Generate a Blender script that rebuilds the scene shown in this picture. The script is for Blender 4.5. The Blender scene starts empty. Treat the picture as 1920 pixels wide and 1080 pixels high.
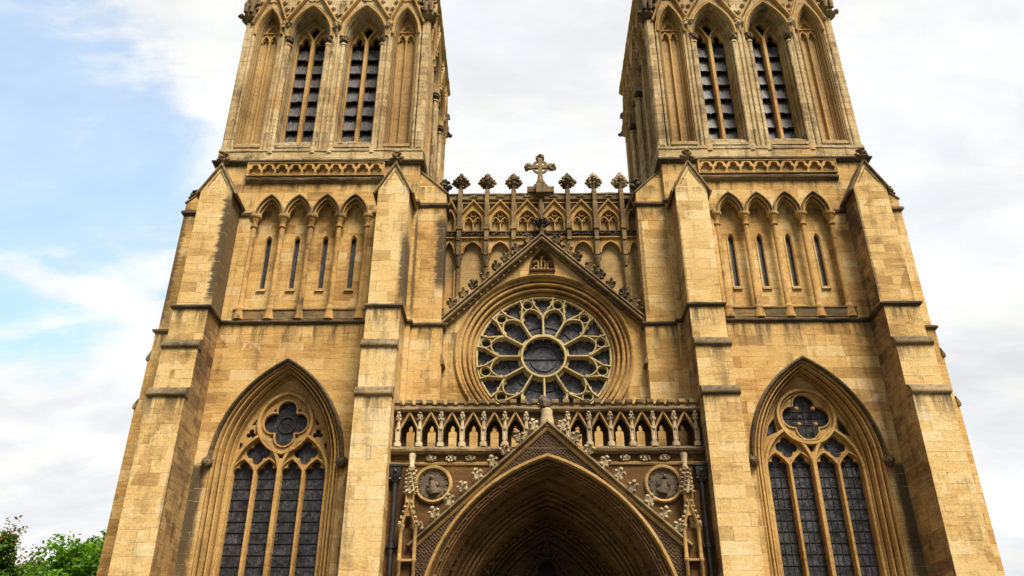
import bpy, bmesh, math, random
from mathutils import Vector, Matrix, geometry, noise
PI = math.pi
R_ = math.radians
random.seed(11)
scene = bpy.context.scene
COL = scene.collection

# ------------------------------------------------------------------ camera
cam_d = bpy.data.cameras.new('camera')
cam = bpy.data.objects.new('camera', cam_d); COL.objects.link(cam)
cam_d.sensor_width = 36.0
cam_d.lens = 1580 / 1920 * 36.0
cam_d.clip_start = 0.1; cam_d.clip_end = 3000
cam.location = (-0.785, -25.0, 1.6)
cam.rotation_euler = (R_(90 + 28.63), 0, R_(0.615))
scene.camera = cam
scene.render.resolution_x = 1024; scene.render.resolution_y = 576

# ------------------------------------------------------------------ light, sky
scene.view_settings.view_transform = 'Standard'
scene.view_settings.look = 'None'
scene.view_settings.gamma = 1.0
scene.view_settings.exposure = 0.74
SUN_EL, SUN_AZ = R_(57), R_(30)          # azimuth from -Y (towards the viewer) round to +X
sun_dir = Vector((math.sin(SUN_AZ) * math.cos(SUN_EL), -math.cos(SUN_AZ) * math.cos(SUN_EL), math.sin(SUN_EL)))
sd = bpy.data.lights.new('sun', 'SUN'); so = bpy.data.objects.new('sun', sd); COL.objects.link(so)
sd.energy = 5.0; sd.angle = R_(24); sd.color = (1.0, 0.90, 0.75)
so.rotation_euler = sun_dir.to_track_quat('Z', 'Y').to_euler()
so.location = (20, -30, 50)

world = bpy.data.worlds.new('World'); scene.world = world
world.use_nodes = True


class NT:
    """small helper for writing node trees"""
    def __init__(s, tree):
        s.t = tree; s.t.nodes.clear()
    def n(s, typ, ins=None, **kw):
        nd = s.t.nodes.new(typ)
        for k, v in kw.items(): setattr(nd, k, v)
        for k, v in (ins or {}).items():
            sock = nd.inputs[k]
            if isinstance(v, bpy.types.NodeSocket): s.t.links.new(v, sock)
            else: sock.default_value = v
        return nd
    def math(s, op, a, b=0.0, c=None, clamp=False):
        ins = {0: a, 1: b}
        if c is not None: ins[2] = c
        return s.n('ShaderNodeMath', ins, operation=op, use_clamp=clamp).outputs[0]
    def mix(s, f, a, b, blend='MIX'):
        nd = s.n('ShaderNodeMix', {0: f}, data_type='RGBA', blend_type=blend)
        for sock, v in ((nd.inputs[6], a), (nd.inputs[7], b)):
            if isinstance(v, bpy.types.NodeSocket): s.t.links.new(v, sock)
            else: sock.default_value = (*v, 1) if len(v) == 3 else v
        return nd.outputs[2]
    def ramp(s, f, stops, interp='LINEAR'):
        nd = s.n('ShaderNodeValToRGB', {0: f}); cr = nd.color_ramp; cr.interpolation = interp
        while len(cr.elements) < len(stops): cr.elements.new(0.5)
        for e, (p, c) in zip(cr.elements, stops):
            e.position = p; e.color = (c, c, c, 1) if not hasattr(c, '__len__') else (*c, 1)
        return nd.outputs[0]
    def smooth(s, v, a, b, to0=0.0, to1=1.0):
        nd = s.n('ShaderNodeMapRange', {0: v, 1: a, 2: b, 3: to0, 4: to1}, interpolation_type='SMOOTHSTEP')
        return nd.outputs[0]
    def noise(s, vec, scale, detail=4, rough=0.5, dist=0.0):
        return s.n('ShaderNodeTexNoise', {'Vector': vec, 'Scale': scale, 'Detail': detail, 'Roughness': rough, 'Distortion': dist}).outputs[0]
    def vmul(s, v, m):
        return s.n('ShaderNodeVectorMath', {0: v, 1: m}, operation='MULTIPLY').outputs[0]
    def dot(s, v, d):
        return s.n('ShaderNodeVectorMath', {0: v, 1: d}, operation='DOT_PRODUCT').outputs[1]


def make_sky():
    t = NT(world.node_tree)
    d = t.n('ShaderNodeTexCoord').outputs['Generated']
    nish = t.n('ShaderNodeTexSky', sky_type='NISHITA', sun_disc=False, sun_elevation=SUN_EL,
               sun_rotation=math.atan2(sun_dir.x, sun_dir.y), air_density=1.0, dust_density=0.6, ozone_density=1.5).outputs[0]
    clear = t.mix(1.0, nish, (0.165, 0.225, 0.215), 'MULTIPLY')
    # cloud cover: soft layered noise, thin over one blue gap in the north-west
    z = t.n('ShaderNodeSeparateXYZ', {0: d}).outputs
    zz = t.math('MAXIMUM', z[2], 0.0)
    k = t.math('DIVIDE', 1.0, t.math('ADD', zz, 0.35))
    flat = t.n('ShaderNodeCombineXYZ', {0: t.math('MULTIPLY', z[0], k), 1: t.math('MULTIPLY', z[1], k), 2: 0.0}).outputs[0]
    n1 = t.noise(flat, 3.1, 9, 0.60, 0.35)
    n2 = t.noise(t.vmul(flat, (1.0, 2.6, 1.0)), 3.2, 8, 0.6, 0.4)
    gapdir = Vector((-0.575, 0.808, 0.585)).normalized()
    gap = t.smooth(t.dot(d, gapdir), 0.970, 0.996)
    # one long wind-drawn band of cloud across the gap
    band_n = Vector((-0.575, 0.815, 0.475)).normalized().cross(Vector((-0.46, 0.85, 0.45)).normalized()).normalized()
    bd = t.math('ABSOLUTE', t.math('ADD', t.dot(d, tuple(band_n)), t.math('MULTIPLY', t.math('SUBTRACT', n2, 0.5), 0.05)))
    streak = t.math('MAXIMUM', t.smooth(n2, 0.42, 0.64), t.math('MULTIPLY', t.smooth(bd, 0.004, 0.024, 1.0, 0.0), 1.5))
    thin = t.math('SUBTRACT', t.math('MULTIPLY', gap, 1.25), t.math('ADD', t.math('MULTIPLY', streak, 0.55), t.math('MULTIPLY', t.math('SUBTRACT', n1, 0.5), 3.6)))
    thin = t.math('MULTIPLY', thin, t.smooth(gap, 0.0, 0.35))
    cover = t.math('SUBTRACT', 1.0, t.smooth(thin, 0.0, 0.95, 0.0, 0.56))
    # cloud brightness: grey bellies, brighter towards the veiled sun
    belly = t.smooth(t.math('ADD', t.math('MULTIPLY', n1, 0.7), t.math('MULTIPLY', n2, 0.3)), 0.32, 0.62, 0.50, 0.635)
    tint = t.mix(t.smooth(n2, 0.35, 0.6), (0.93, 0.965, 1.0), (1.0, 0.995, 0.985))
    glow = t.smooth(t.dot(d, tuple(sun_dir)), 0.3, 1.0, 1.0, 1.35)
    # unseen dimming of the low sky behind the viewer, added to cut frontal light
    fill_cut = t.math('MULTIPLY', t.smooth(z[1], 0.15, -0.35), t.smooth(z[2], 0.85, 0.15))
    lum = t.math('MULTIPLY', t.math('MULTIPLY', belly, glow), t.math('SUBTRACT', 1.0, t.math('MULTIPLY', fill_cut, 0.82)))
    cloud = t.n('ShaderNodeVectorMath', {0: tint, 'Scale': lum}, operation='SCALE').outputs[0]
    c = t.mix(cover, clear, cloud)
    bg = t.n('ShaderNodeBackground', {0: c, 1: 1.0})
    t.n('ShaderNodeOutputWorld', {0: bg.outputs[0]})
make_sky()


# ------------------------------------------------------------------ materials
def new_mat(name):
    m = bpy.data.materials.new(name); m.use_nodes = True
    return m, NT(m.node_tree)


def wall_uv(t):
    g = t.n('ShaderNodeNewGeometry')
    p = t.n('ShaderNodeSeparateXYZ', {0: g.outputs['Position']}).outputs
    nx = t.math('ABSOLUTE', t.n('ShaderNodeSeparateXYZ', {0: g.outputs['True Normal']}).outputs[0])
    side = t.math('GREATER_THAN', nx, 0.65)
    u = t.math('ADD', t.math('MULTIPLY', p[0], t.math('SUBTRACT', 1.0, side)), t.math('MULTIPLY', t.math('ADD', p[1], 0.23), side))
    return g.outputs['Position'], p, t.n('ShaderNodeCombineXYZ', {0: u, 1: p[2], 2: 0.0}).outputs[0], u


def stone(name, tints, block=1.0, grime=0.5, bw=0.84, rh=0.385, rough=0.9, bump=1.0, mortar=0.85, grime_col=(0.05, 0.038, 0.024),
          orange=0.35, repl=False, streaks=None, black=0.0, lichen=0.65, drips=(), arris=(), jdark=False):
    m, t = new_mat(name)
    P, p, uv, u = wall_uv(t)
    wob = t.noise(P, 1.3, 3, 0.6)
    uvw = t.n('ShaderNodeVectorMath', {0: uv, 1: t.n('ShaderNodeCombineXYZ', {0: t.math('MULTIPLY', wob, 0.10), 1: t.math('MULTIPLY', wob, 0.05), 2: 0.0}).outputs[0]}, operation='ADD').outputs[0]
    def courses(bw_, rh_, off, sq, v):
        return t.n('ShaderNodeTexBrick', {'Vector': v, 'Color1': (0, 0, 0, 1), 'Color2': (1, 1, 1, 1), 'Mortar': (0.5, 0.5, 0.5, 1), 'Scale': 1.0,
                                          'Mortar Size': 0.008, 'Mortar Smooth': 0.7, 'Bias': 0.0, 'Brick Width': bw_, 'Row Height': rh_},
                   offset=off, offset_frequency=2, squash=sq, squash_frequency=3)
    b1 = courses(bw, rh, 0.43, 1.45, uvw)
    b2 = courses(bw * 0.72, rh * 0.79, 0.37, 1.7, t.n('ShaderNodeVectorMath', {0: uvw, 1: (3.17, 0.11, 0)}, operation='ADD').outputs[0])
    zone = t.math('GREATER_THAN', t.noise(t.vmul(P, (0.5, 0.5, 0.35)), 1.0, 2, 0.5), 0.53)
    bcol = t.n('ShaderNodeSeparateColor', {0: t.mix(zone, b1.outputs[0], b2.outputs[0])}).outputs[0]
    bfac = t.n('ShaderNodeSeparateColor', {0: t.mix(zone, b1.outputs[1], b2.outputs[1])}).outputs[0]
    blk = t.math('MULTIPLY', t.math('SUBTRACT', bcol, 0.5), block)
    bed = t.noise(t.vmul(uv, (0.9, 5.0, 1.0)), 1.5, 6, 0.65, 0.7)       # bedding streaks, lie along the courses
    big = t.noise(P, 0.33, 3, 0.5)
    f = t.math('ADD', t.math('ADD', 0.5, t.math('MULTIPLY', blk, 0.44)),
               t.math('ADD', t.math('MULTIPLY', t.math('SUBTRACT', bed, 0.5), 1.05), t.math('MULTIPLY', t.math('SUBTRACT', big, 0.5), 1.6)), clamp=True)
    n = len(tints)
    c = t.ramp(f, [(i / (n - 1) * 0.86 + 0.07, tints[i]) for i in range(n)])
    # a few replaced pale blocks and a few decayed brown ones
    if repl:
        c = t.mix(t.smooth(bcol, 0.90, 0.94, 0.0, 0.24), c, (0.60, 0.48, 0.30))
        c = t.mix(t.smooth(bcol, 0.10, 0.06, 0.0, 0.28), c, (0.23, 0.135, 0.055))
    # iron-orange patches
    om = t.smooth(t.noise(t.vmul(P, (1.0, 1.0, 0.7)), 0.85, 4, 0.6, 0.6), 0.56, 0.72, 0.0, orange)
    c = t.mix(om, c, (0.43, 0.205, 0.048))
    # soot and rain runs
    run = t.noise(t.vmul(P, (2.6, 2.6, 0.22)), 1.0, 6, 0.62, 0.3)
    blot = t.noise(P, 1.9, 7, 0.68, 0.5)
    gm = t.math('MULTIPLY', t.smooth(t.math('ADD', t.math('MULTIPLY', run, 0.6), t.math('MULTIPLY', blot, 0.4)), 0.50, 0.66), grime)
    if black:
        jag = t.noise(t.vmul(uv, (0.9, 5.5, 1.0)), 1.7, 8, 0.72, 0.5)
        gm = t.math('MAXIMUM', gm, t.smooth(t.math('ADD', jag, t.math('MULTIPLY', t.math('SUBTRACT', blot, 0.5), 0.5)), 0.57 - 0.22 * black, 0.70 - 0.20 * black, 0.0, 0.80))
    if streaks:
        jag = t.noise(t.vmul(uv, (3.0, 0.8, 1.0)), 1.2, 6, 0.65, 0.3)
        ax = t.math('ABSOLUTE', p[0])
        for (xc, hw, ztop, zlen, amt) in streaks:
            dx = t.math('ABSOLUTE', t.math('SUBTRACT', ax, xc))
            band = t.smooth(t.math('ADD', dx, t.math('MULTIPLY', t.math('SUBTRACT', jag, 0.5), 0.55)), hw * 0.35, hw * 1.35, 1.0, 0.0)
            zm = t.math('MULTIPLY', t.smooth(p[2], ztop - 0.15, ztop + 0.1, 1.0, 0.0), t.smooth(p[2], ztop - zlen, ztop - zlen * 0.35, 0.35, 1.0))
            gm = t.math('MAXIMUM', gm, t.math('MULTIPLY', t.math('MULTIPLY', band, zm), amt))
    for (xc, hw, z0, z1, amt) in arris:
        jg = t.noise(t.n('ShaderNodeCombineXYZ', {0: t.math('MULTIPLY', u, 1.2), 1: t.math('MULTIPLY', p[2], 6.5), 2: 0.0}).outputs[0], 1.0, 6, 0.75, 0.3)
        dx = t.math('ABSOLUTE', t.math('SUBTRACT', p[0], xc))
        bd = t.smooth(t.math('ADD', dx, t.math('MULTIPLY', t.math('SUBTRACT', jg, 0.5), hw * 2.4)), hw * 0.5, hw * 1.2, 1.0, 0.0)
        zm = t.math('MULTIPLY', t.smooth(p[2], z0 - 0.1, z0 + 0.5), t.smooth(p[2], z1, z1 - 0.8))
        gm = t.math('MAXIMUM', gm, t.math('MULTIPLY', t.math('MULTIPLY', bd, zm), amt))
    for (zt, ln, amt) in drips:
        dr = t.noise(t.vmul(P, (3.4, 3.4, 0.35)), 1.0, 6, 0.7, 0.2)
        zm = t.math('MULTIPLY', t.smooth(p[2], zt + 0.02, zt - 0.02), t.smooth(p[2], zt - ln, zt - 0.05))
        gm = t.math('MAXIMUM', gm, t.math('MULTIPLY', t.math('MULTIPLY', zm, t.smooth(dr, 0.44, 0.62)), amt))
    c = t.mix(gm, c, grime_col)
    if lichen:
        nz = t.n('ShaderNodeSeparateXYZ', {0: t.n('ShaderNodeNewGeometry').outputs['True Normal']}).outputs[2]
        li = t.math('MULTIPLY', t.smooth(nz, 0.15, 0.6), t.smooth(t.noise(P, 5.0, 6, 0.7), 0.30, 0.52, 0.35, 1.0))
        c = t.mix(t.math('MULTIPLY', li, lichen), c, t.mix(t.smooth(t.noise(P, 9.0, 5, 0.7), 0.4, 0.65), (0.045, 0.038, 0.026), (0.17, 0.145, 0.095)))
    fine = t.noise(P, 17.0, 6, 0.7)
    c = t.mix(1.0, c, t.ramp(fine, [(0.28, 0.70), (0.72, 1.18)]), 'MULTIPLY')
    seen = t.smooth(t.noise(P, 2.6, 4, 0.65), 0.40, 0.60)
    mo = t.math('MULTIPLY', t.math('MULTIPLY', bfac, seen), mortar)
    c = t.mix(mo, c, (0.05, 0.034, 0.018) if jdark else t.mix(t.smooth(t.noise(P, 1.1, 3, 0.6), 0.46, 0.54), (0.14, 0.08, 0.032), (0.58, 0.45, 0.26)))
    h = t.math('ADD', t.math('MULTIPLY', fine, 0.35), t.math('ADD', t.math('MULTIPLY', bed, 0.25), t.math('MULTIPLY', t.math('SUBTRACT', 1.0, t.math('MULTIPLY', bfac, seen)), 0.7 * (1 if mortar else 0))))
    h = t.math('ADD', h, t.math('MULTIPLY', blk, 0.35))
    bm = t.n('ShaderNodeBump', {'Height': h, 'Strength': 0.75 * bump, 'Distance': 0.035})
    bs = t.n('ShaderNodeBsdfPrincipled', {'Base Color': c, 'Roughness': rough, 'Normal': bm.outputs[0], 'Specular IOR Level': 0.2})
    t.n('ShaderNodeOutputMaterial', {0: bs.outputs[0]})
    return m


OCHRE = [(0.27, 0.145, 0.042), (0.41, 0.24, 0.078), (0.50, 0.312, 0.110), (0.55, 0.365, 0.145), (0.60, 0.435, 0.21)]
PALE = [(0.36, 0.212, 0.073), (0.50, 0.325, 0.122), (0.575, 0.395, 0.165), (0.61, 0.44, 0.205), (0.64, 0.50, 0.285)]
TRIM = [(0.20, 0.102, 0.030), (0.35, 0.20, 0.064), (0.46, 0.282, 0.10), (0.53, 0.36, 0.15)]
BELF = [(0.20, 0.13, 0.06), (0.36, 0.25, 0.12), (0.47, 0.35, 0.185), (0.55, 0.44, 0.265)]
DARK = [(0.028, 0.020, 0.012), (0.06, 0.042, 0.024), (0.125, 0.086, 0.045), (0.25, 0.178, 0.095)]
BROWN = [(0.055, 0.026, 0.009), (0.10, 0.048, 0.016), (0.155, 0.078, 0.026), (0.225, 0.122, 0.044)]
CARVE = [(0.10, 0.075, 0.048), (0.22, 0.165, 0.10), (0.36, 0.285, 0.18), (0.46, 0.38, 0.26)]
M = {}
M['wall'] = stone('ochre_ashlar', OCHRE, repl=True, arris=[(-13.08, 0.22, 14.0, 19.5, 0.8), (-3.5, 0.26, 15.2, 18.7, 0.92), (-4.43, 0.05, 14.2, 18.6, 0.7), (3.5, 0.07, 14.2, 18.7, 0.6)], grime=0.55, drips=[(13.9, 1.3, 0.85), (20.36, 0.5, 0.8), (19.6, 0.6, 0.8), (18.66, 0.8, 0.7)], streaks=[(10.62, 0.30, 9.2, 6.5, 0.93), (5.93, 0.20, 9.2, 6.5, 0.75)])
M['pale'] = stone('pale_ashlar', PALE, repl=True, grime=0.52, orange=0.40, arris=[(-10.745, 0.25, 14.1, 18.9, 0.93), (-4.6, 0.17, 14.1, 17.3, 0.88), (10.745, 0.08, 14.1, 18.9, 0.7), (4.6, 0.06, 13.9, 18.0, 0.6)], drips=[(13.9, 1.0, 0.85), (18.66, 0.5, 0.5), (12.46, 0.6, 0.8), (10.76, 1.1, 0.8)])
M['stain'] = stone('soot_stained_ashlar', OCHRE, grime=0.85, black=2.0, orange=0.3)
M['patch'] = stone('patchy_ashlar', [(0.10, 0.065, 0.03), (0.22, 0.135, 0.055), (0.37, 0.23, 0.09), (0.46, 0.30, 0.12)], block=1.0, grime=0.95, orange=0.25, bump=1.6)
M['trim'] = stone('moulded_stone', TRIM, block=0.35, grime=0.45, bw=0.9, rh=0.42, mortar=0.25, bump=0.6)
M['trim_dirty'] = stone('weathered_moulded_stone', TRIM, block=0.4, grime=0.95, bw=0.9, rh=0.42, mortar=0.25, bump=0.8)
M['light'] = stone('tracery_stone', PALE, block=0.2, grime=0.35, mortar=0.0, bump=0.5, orange=0.15, lichen=0.35)
M['belfry'] = stone('belfry_stone', BELF, block=0.9, grime=0.9, orange=0.6, rh=0.40, bw=0.55, mortar=1.0, bump=1.4, jdark=True, drips=[(22.0, 1.2, 0.6)])
M['ochre_panel'] = stone('recessed_panel_stone', [(0.20, 0.125, 0.05), (0.31, 0.20, 0.082), (0.39, 0.26, 0.112), (0.45, 0.315, 0.15)], block=0.4, grime=0.45, orange=0.5, mortar=0.3)
M['dark'] = stone('weathered_dark_stone', DARK, block=0.3, grime=0.5, mortar=0.0, orange=0.06)
M['mid'] = stone('weathered_trim_stone', [(0.055, 0.037, 0.019), (0.12, 0.08, 0.039), (0.22, 0.152, 0.072), (0.37, 0.265, 0.135)], block=0.4, grime=0.85, mortar=0.1, orange=0.22)
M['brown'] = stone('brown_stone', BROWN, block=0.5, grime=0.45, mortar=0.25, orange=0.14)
CARVE = [(0.13, 0.095, 0.055), (0.28, 0.205, 0.115), (0.43, 0.335, 0.20), (0.55, 0.45, 0.29)]
M['carve'] = stone('carved_pale_stone', CARVE, block=0.2, grime=0.6, mortar=0.0, orange=0.1, lichen=0.3)
M['deep_brown'] = stone('deep_brown_stone', [(0.026, 0.015, 0.008), (0.05, 0.029, 0.014), (0.085, 0.050, 0.024), (0.14, 0.088, 0.042)], block=0.4, grime=0.4, mortar=0.15, orange=0.08)  # darker brown tints for the gallery plates and the tympanum
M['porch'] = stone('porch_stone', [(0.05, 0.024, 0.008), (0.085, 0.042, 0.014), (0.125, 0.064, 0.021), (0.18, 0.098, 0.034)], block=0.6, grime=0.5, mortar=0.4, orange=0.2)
M['sooty'] = stone('sooty_carving', [(0.03, 0.024, 0.018), (0.06, 0.045, 0.03), (0.12, 0.09, 0.06), (0.22, 0.17, 0.11)], block=0.2, grime=0.5, mortar=0.0, orange=0.03)


def diaper_mat():
    m, t = new_mat('diaper_carved_stone')
    P, p, uv, u = wall_uv(t)
    v = t.n('ShaderNodeVectorRotate', {'Vector': t.vmul(uv, (13.0, 13.0, 1.0)), 'Angle': 0.785}, rotation_type='Z_AXIS').outputs[0]
    w = t.n('ShaderNodeTexVoronoi', {'Vector': v, 'Scale': 1.0, 'Randomness': 0.35}, feature='F1').outputs[0]
    n = t.noise(P, 4.0, 6, 0.65)
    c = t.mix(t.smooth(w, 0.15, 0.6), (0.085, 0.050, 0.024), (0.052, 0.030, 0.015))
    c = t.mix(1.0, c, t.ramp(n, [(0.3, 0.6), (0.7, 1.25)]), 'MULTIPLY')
    b = t.n('ShaderNodeBump', {'Height': t.math('MULTIPLY', w, -1.0), 'Strength': 1.0, 'Distance': 0.05})
    bs = t.n('ShaderNodeBsdfPrincipled', {'Base Color': c, 'Roughness': 0.9, 'Normal': b.outputs[0], 'Specular IOR Level': 0.2})
    t.n('ShaderNodeOutputMaterial', {0: bs.outputs[0]})
    return m
M['cream'] = stone('cream_tracery_stone', [(0.30, 0.235, 0.115), (0.44, 0.34, 0.165), (0.53, 0.43, 0.225), (0.60, 0.51, 0.31)], block=0.2, grime=0.45, mortar=0.0, bump=0.5, orange=0.12, lichen=0.2)
M['diaper'] = diaper_mat()


def glass_mat(name, grid, base, lead=0.03, cells=9.0):
    m, t = new_mat(name)
    P, p, uv, u = wall_uv(t)
    cell = t.n('ShaderNodeTexVoronoi', {'Vector': t.vmul(uv, (1, 1, 0)), 'Scale': cells, 'Randomness': 0.9}, feature='DISTANCE_TO_EDGE').outputs[0]
    col = t.n('ShaderNodeTexVoronoi', {'Vector': t.vmul(uv, (1, 1, 0)), 'Scale': cells, 'Randomness': 0.9}, feature='F1')
    rnd = t.n('ShaderNodeSeparateColor', {0: col.outputs['Color']}).outputs
    big = t.noise(P, 2.3, 4, 0.6)
    f = t.math('ADD', t.math('MULTIPLY', rnd[0], 0.6), t.math('MULTIPLY', big, 0.5))
    c = t.mix(t.smooth(f, 0.2, 0.9), tuple(x * 0.22 for x in base), tuple(x * 1.25 for x in base))
    le = t.smooth(cell, lead * 0.6, lead * 1.6, 1.0, 0.0)
    c = t.mix(t.math('MULTIPLY', le, 0.75), c, (0.012, 0.011, 0.012))
    if grid:
        br = t.n('ShaderNodeTexBrick', {'Vector': uv, 'Color1': (0.45, 0.44, 0.42, 1), 'Color2': (1.35, 1.38, 1.5, 1), 'Mortar': (1, 1, 1, 1), 'Scale': 1.0,
                                        'Mortar Size': 0.012, 'Mortar Smooth': 0.1, 'Brick Width': grid[0], 'Row Height': grid[1]}, offset=0.0, squash=1.0)
        c = t.mix(1.0, c, br.outputs[0], 'MULTIPLY')
        c = t.mix(br.outputs[1], c, (0.012, 0.011, 0.011))
    tilt = t.noise(P, 3.2, 3, 0.6)
    b = t.n('ShaderNodeBump', {'Height': t.math('ADD', t.math('MULTIPLY', rnd[1], 0.6), t.math('ADD', tilt, t.math('MULTIPLY', le, 0.5))), 'Strength': 0.30, 'Distance': 0.02})
    bs = t.n('ShaderNodeBsdfPrincipled', {'Base Color': c, 'Roughness': t.smooth(big, 0.3, 0.7, 0.30, 0.6), 'Normal': b.outputs[0], 'Specular IOR Level': 0.35})
    t.n('ShaderNodeOutputMaterial', {0: bs.outputs[0]})
    return m
M['glass_rose'] = glass_mat('leaded_rose_glass', None, (0.056, 0.053, 0.070), 0.05, 11.0)
M['glass_aisle'] = glass_mat('leaded_aisle_glass', (0.30, 0.33), (0.046, 0.043, 0.048), 0.06, 9.0)
M['glass_slit'] = glass_mat('leaded_slit_glass', (0.12, 0.28), (0.03, 0.034, 0.04), 0.05, 12.0)


def simple(name, c0, c1, vec=(1, 1, 1), scale=6.0, rough=0.6, bump=0.3, spec=0.3):
    m, t = new_mat(name)
    P = t.n('ShaderNodeNewGeometry').outputs['Position']
    n = t.noise(t.vmul(P, vec), scale, 6, 0.65, 0.3)
    c = t.mix(t.smooth(n, 0.3, 0.7), c0, c1)
    b = t.n('ShaderNodeBump', {'Height': n, 'Strength': bump, 'Distance': 0.02})
    bs = t.n('ShaderNodeBsdfPrincipled', {'Base Color': c, 'Roughness': rough, 'Normal': b.outputs[0], 'Specular IOR Level': spec})
    t.n('ShaderNodeOutputMaterial', {0: bs.outputs[0]})
    return m
M['louvre'] = simple('slate_louvre', (0.016, 0.015, 0.016), (0.12, 0.110, 0.112), (9, 9, 0.8), 1.6, 0.55, 0.6)
M['lead_bar'] = simple('iron_bar', (0.01, 0.01, 0.01), (0.03, 0.028, 0.028))
M['iron'] = simple('black_painted_iron', (0.010, 0.010, 0.011), (0.028, 0.026, 0.025), (1, 1, 1), 5, 0.45, 0.2, 0.5)
M['void'] = simple('dark_timber_and_shade', (0.008, 0.007, 0.006), (0.02, 0.015, 0.011), rough=0.9)  # near-black for the door; elsewhere its colour stands in for shade
M['roof'] = simple('lead_roof', (0.12, 0.12, 0.125), (0.2, 0.2, 0.205), (1, 1, 1), 1.5, 0.5)
M['bark'] = simple('bark', (0.04, 0.03, 0.02), (0.11, 0.085, 0.06), (4, 4, 0.6), 3, 0.9, 0.8)


def ground_mat(name, c0, c1, s):
    m, t = new_mat(name)
    P = t.n('ShaderNodeNewGeometry').outputs['Position']
    n = t.noise(P, s, 8, 0.65)
    bs = t.n('ShaderNodeBsdfPrincipled', {'Base Color': t.mix(t.smooth(n, 0.3, 0.7), c0, c1), 'Roughness': 0.9})
    t.n('ShaderNodeOutputMaterial', {0: bs.outputs[0]})
    return m
M['paving'] = ground_mat('stone_paving', (0.05, 0.046, 0.04), (0.09, 0.082, 0.07), 0.9)
M['lawn'] = ground_mat('lawn', (0.035, 0.07, 0.018), (0.07, 0.12, 0.03), 0.7)


def leaf_mat(name, cols):
    m, t = new_mat(name)
    g = t.n('ShaderNodeNewGeometry')
    rnd = g.outputs['Random Per Island']
    c = t.ramp(rnd, [(i / (len(cols) - 1), cols[i]) for i in range(len(cols))])
    clump = t.noise(g.outputs['Position'], 0.8, 3, 0.5)
    c = t.mix(1.0, c, t.ramp(clump, [(0.3, 0.65), (0.7, 1.25)]), 'MULTIPLY')
    d = t.n('ShaderNodeBsdfPrincipled', {'Base Color': c, 'Roughness': 0.55, 'Specular IOR Level': 0.35})
    tr = t.n('ShaderNodeBsdfTranslucent', {'Color': t.mix(1.0, c, (1.5, 1.6, 0.6), 'MULTIPLY')})
    mx = t.n('ShaderNodeMixShader', {0: 0.4, 1: d.outputs[0], 2: tr.outputs[0]})
    t.n('ShaderNodeOutputMaterial', {0: mx.outputs[0]})
    return m
M['leaf_green'] = leaf_mat('leaves_bright_green', [(0.06, 0.15, 0.015), (0.10, 0.24, 0.02), (0.16, 0.32, 0.03), (0.25, 0.38, 0.04)])
M['leaf_dark'] = leaf_mat('leaves_deep_green', [(0.045, 0.11, 0.018), (0.07, 0.17, 0.02), (0.12, 0.22, 0.03), (0.17, 0.24, 0.035)])
M['leaf_red'] = leaf_mat('leaves_russet_tips', [(0.12, 0.07, 0.03), (0.22, 0.07, 0.03), (0.14, 0.13, 0.03), (0.10, 0.15, 0.04)])


# ------------------------------------------------------------------ mesh builder
def miter(path, closed):
    """left-hand mitre normals of a 2D polyline"""
    n = len(path); out = []
    for i in range(n):
        a = path[i - 1] if (i > 0 or closed) else None
        b = path[i]
        c = path[(i + 1) % n] if (i < n - 1 or closed) else None
        ns = []
        for p, q in ((a, b), (b, c)):
            if p is None or q is None: continue
            dx, dy = q[0] - p[0], q[1] - p[1]; l = math.hypot(dx, dy) or 1e-9
            ns.append((-dy / l, dx / l))
        if len(ns) == 1: out.append(ns[0]); continue
        sx, sy = ns[0][0] + ns[1][0], ns[0][1] + ns[1][1]
        l2 = sx * sx + sy * sy
        k = 2 / max(l2, 0.5)
        out.append((sx * k, sy * k))
    return out


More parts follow.
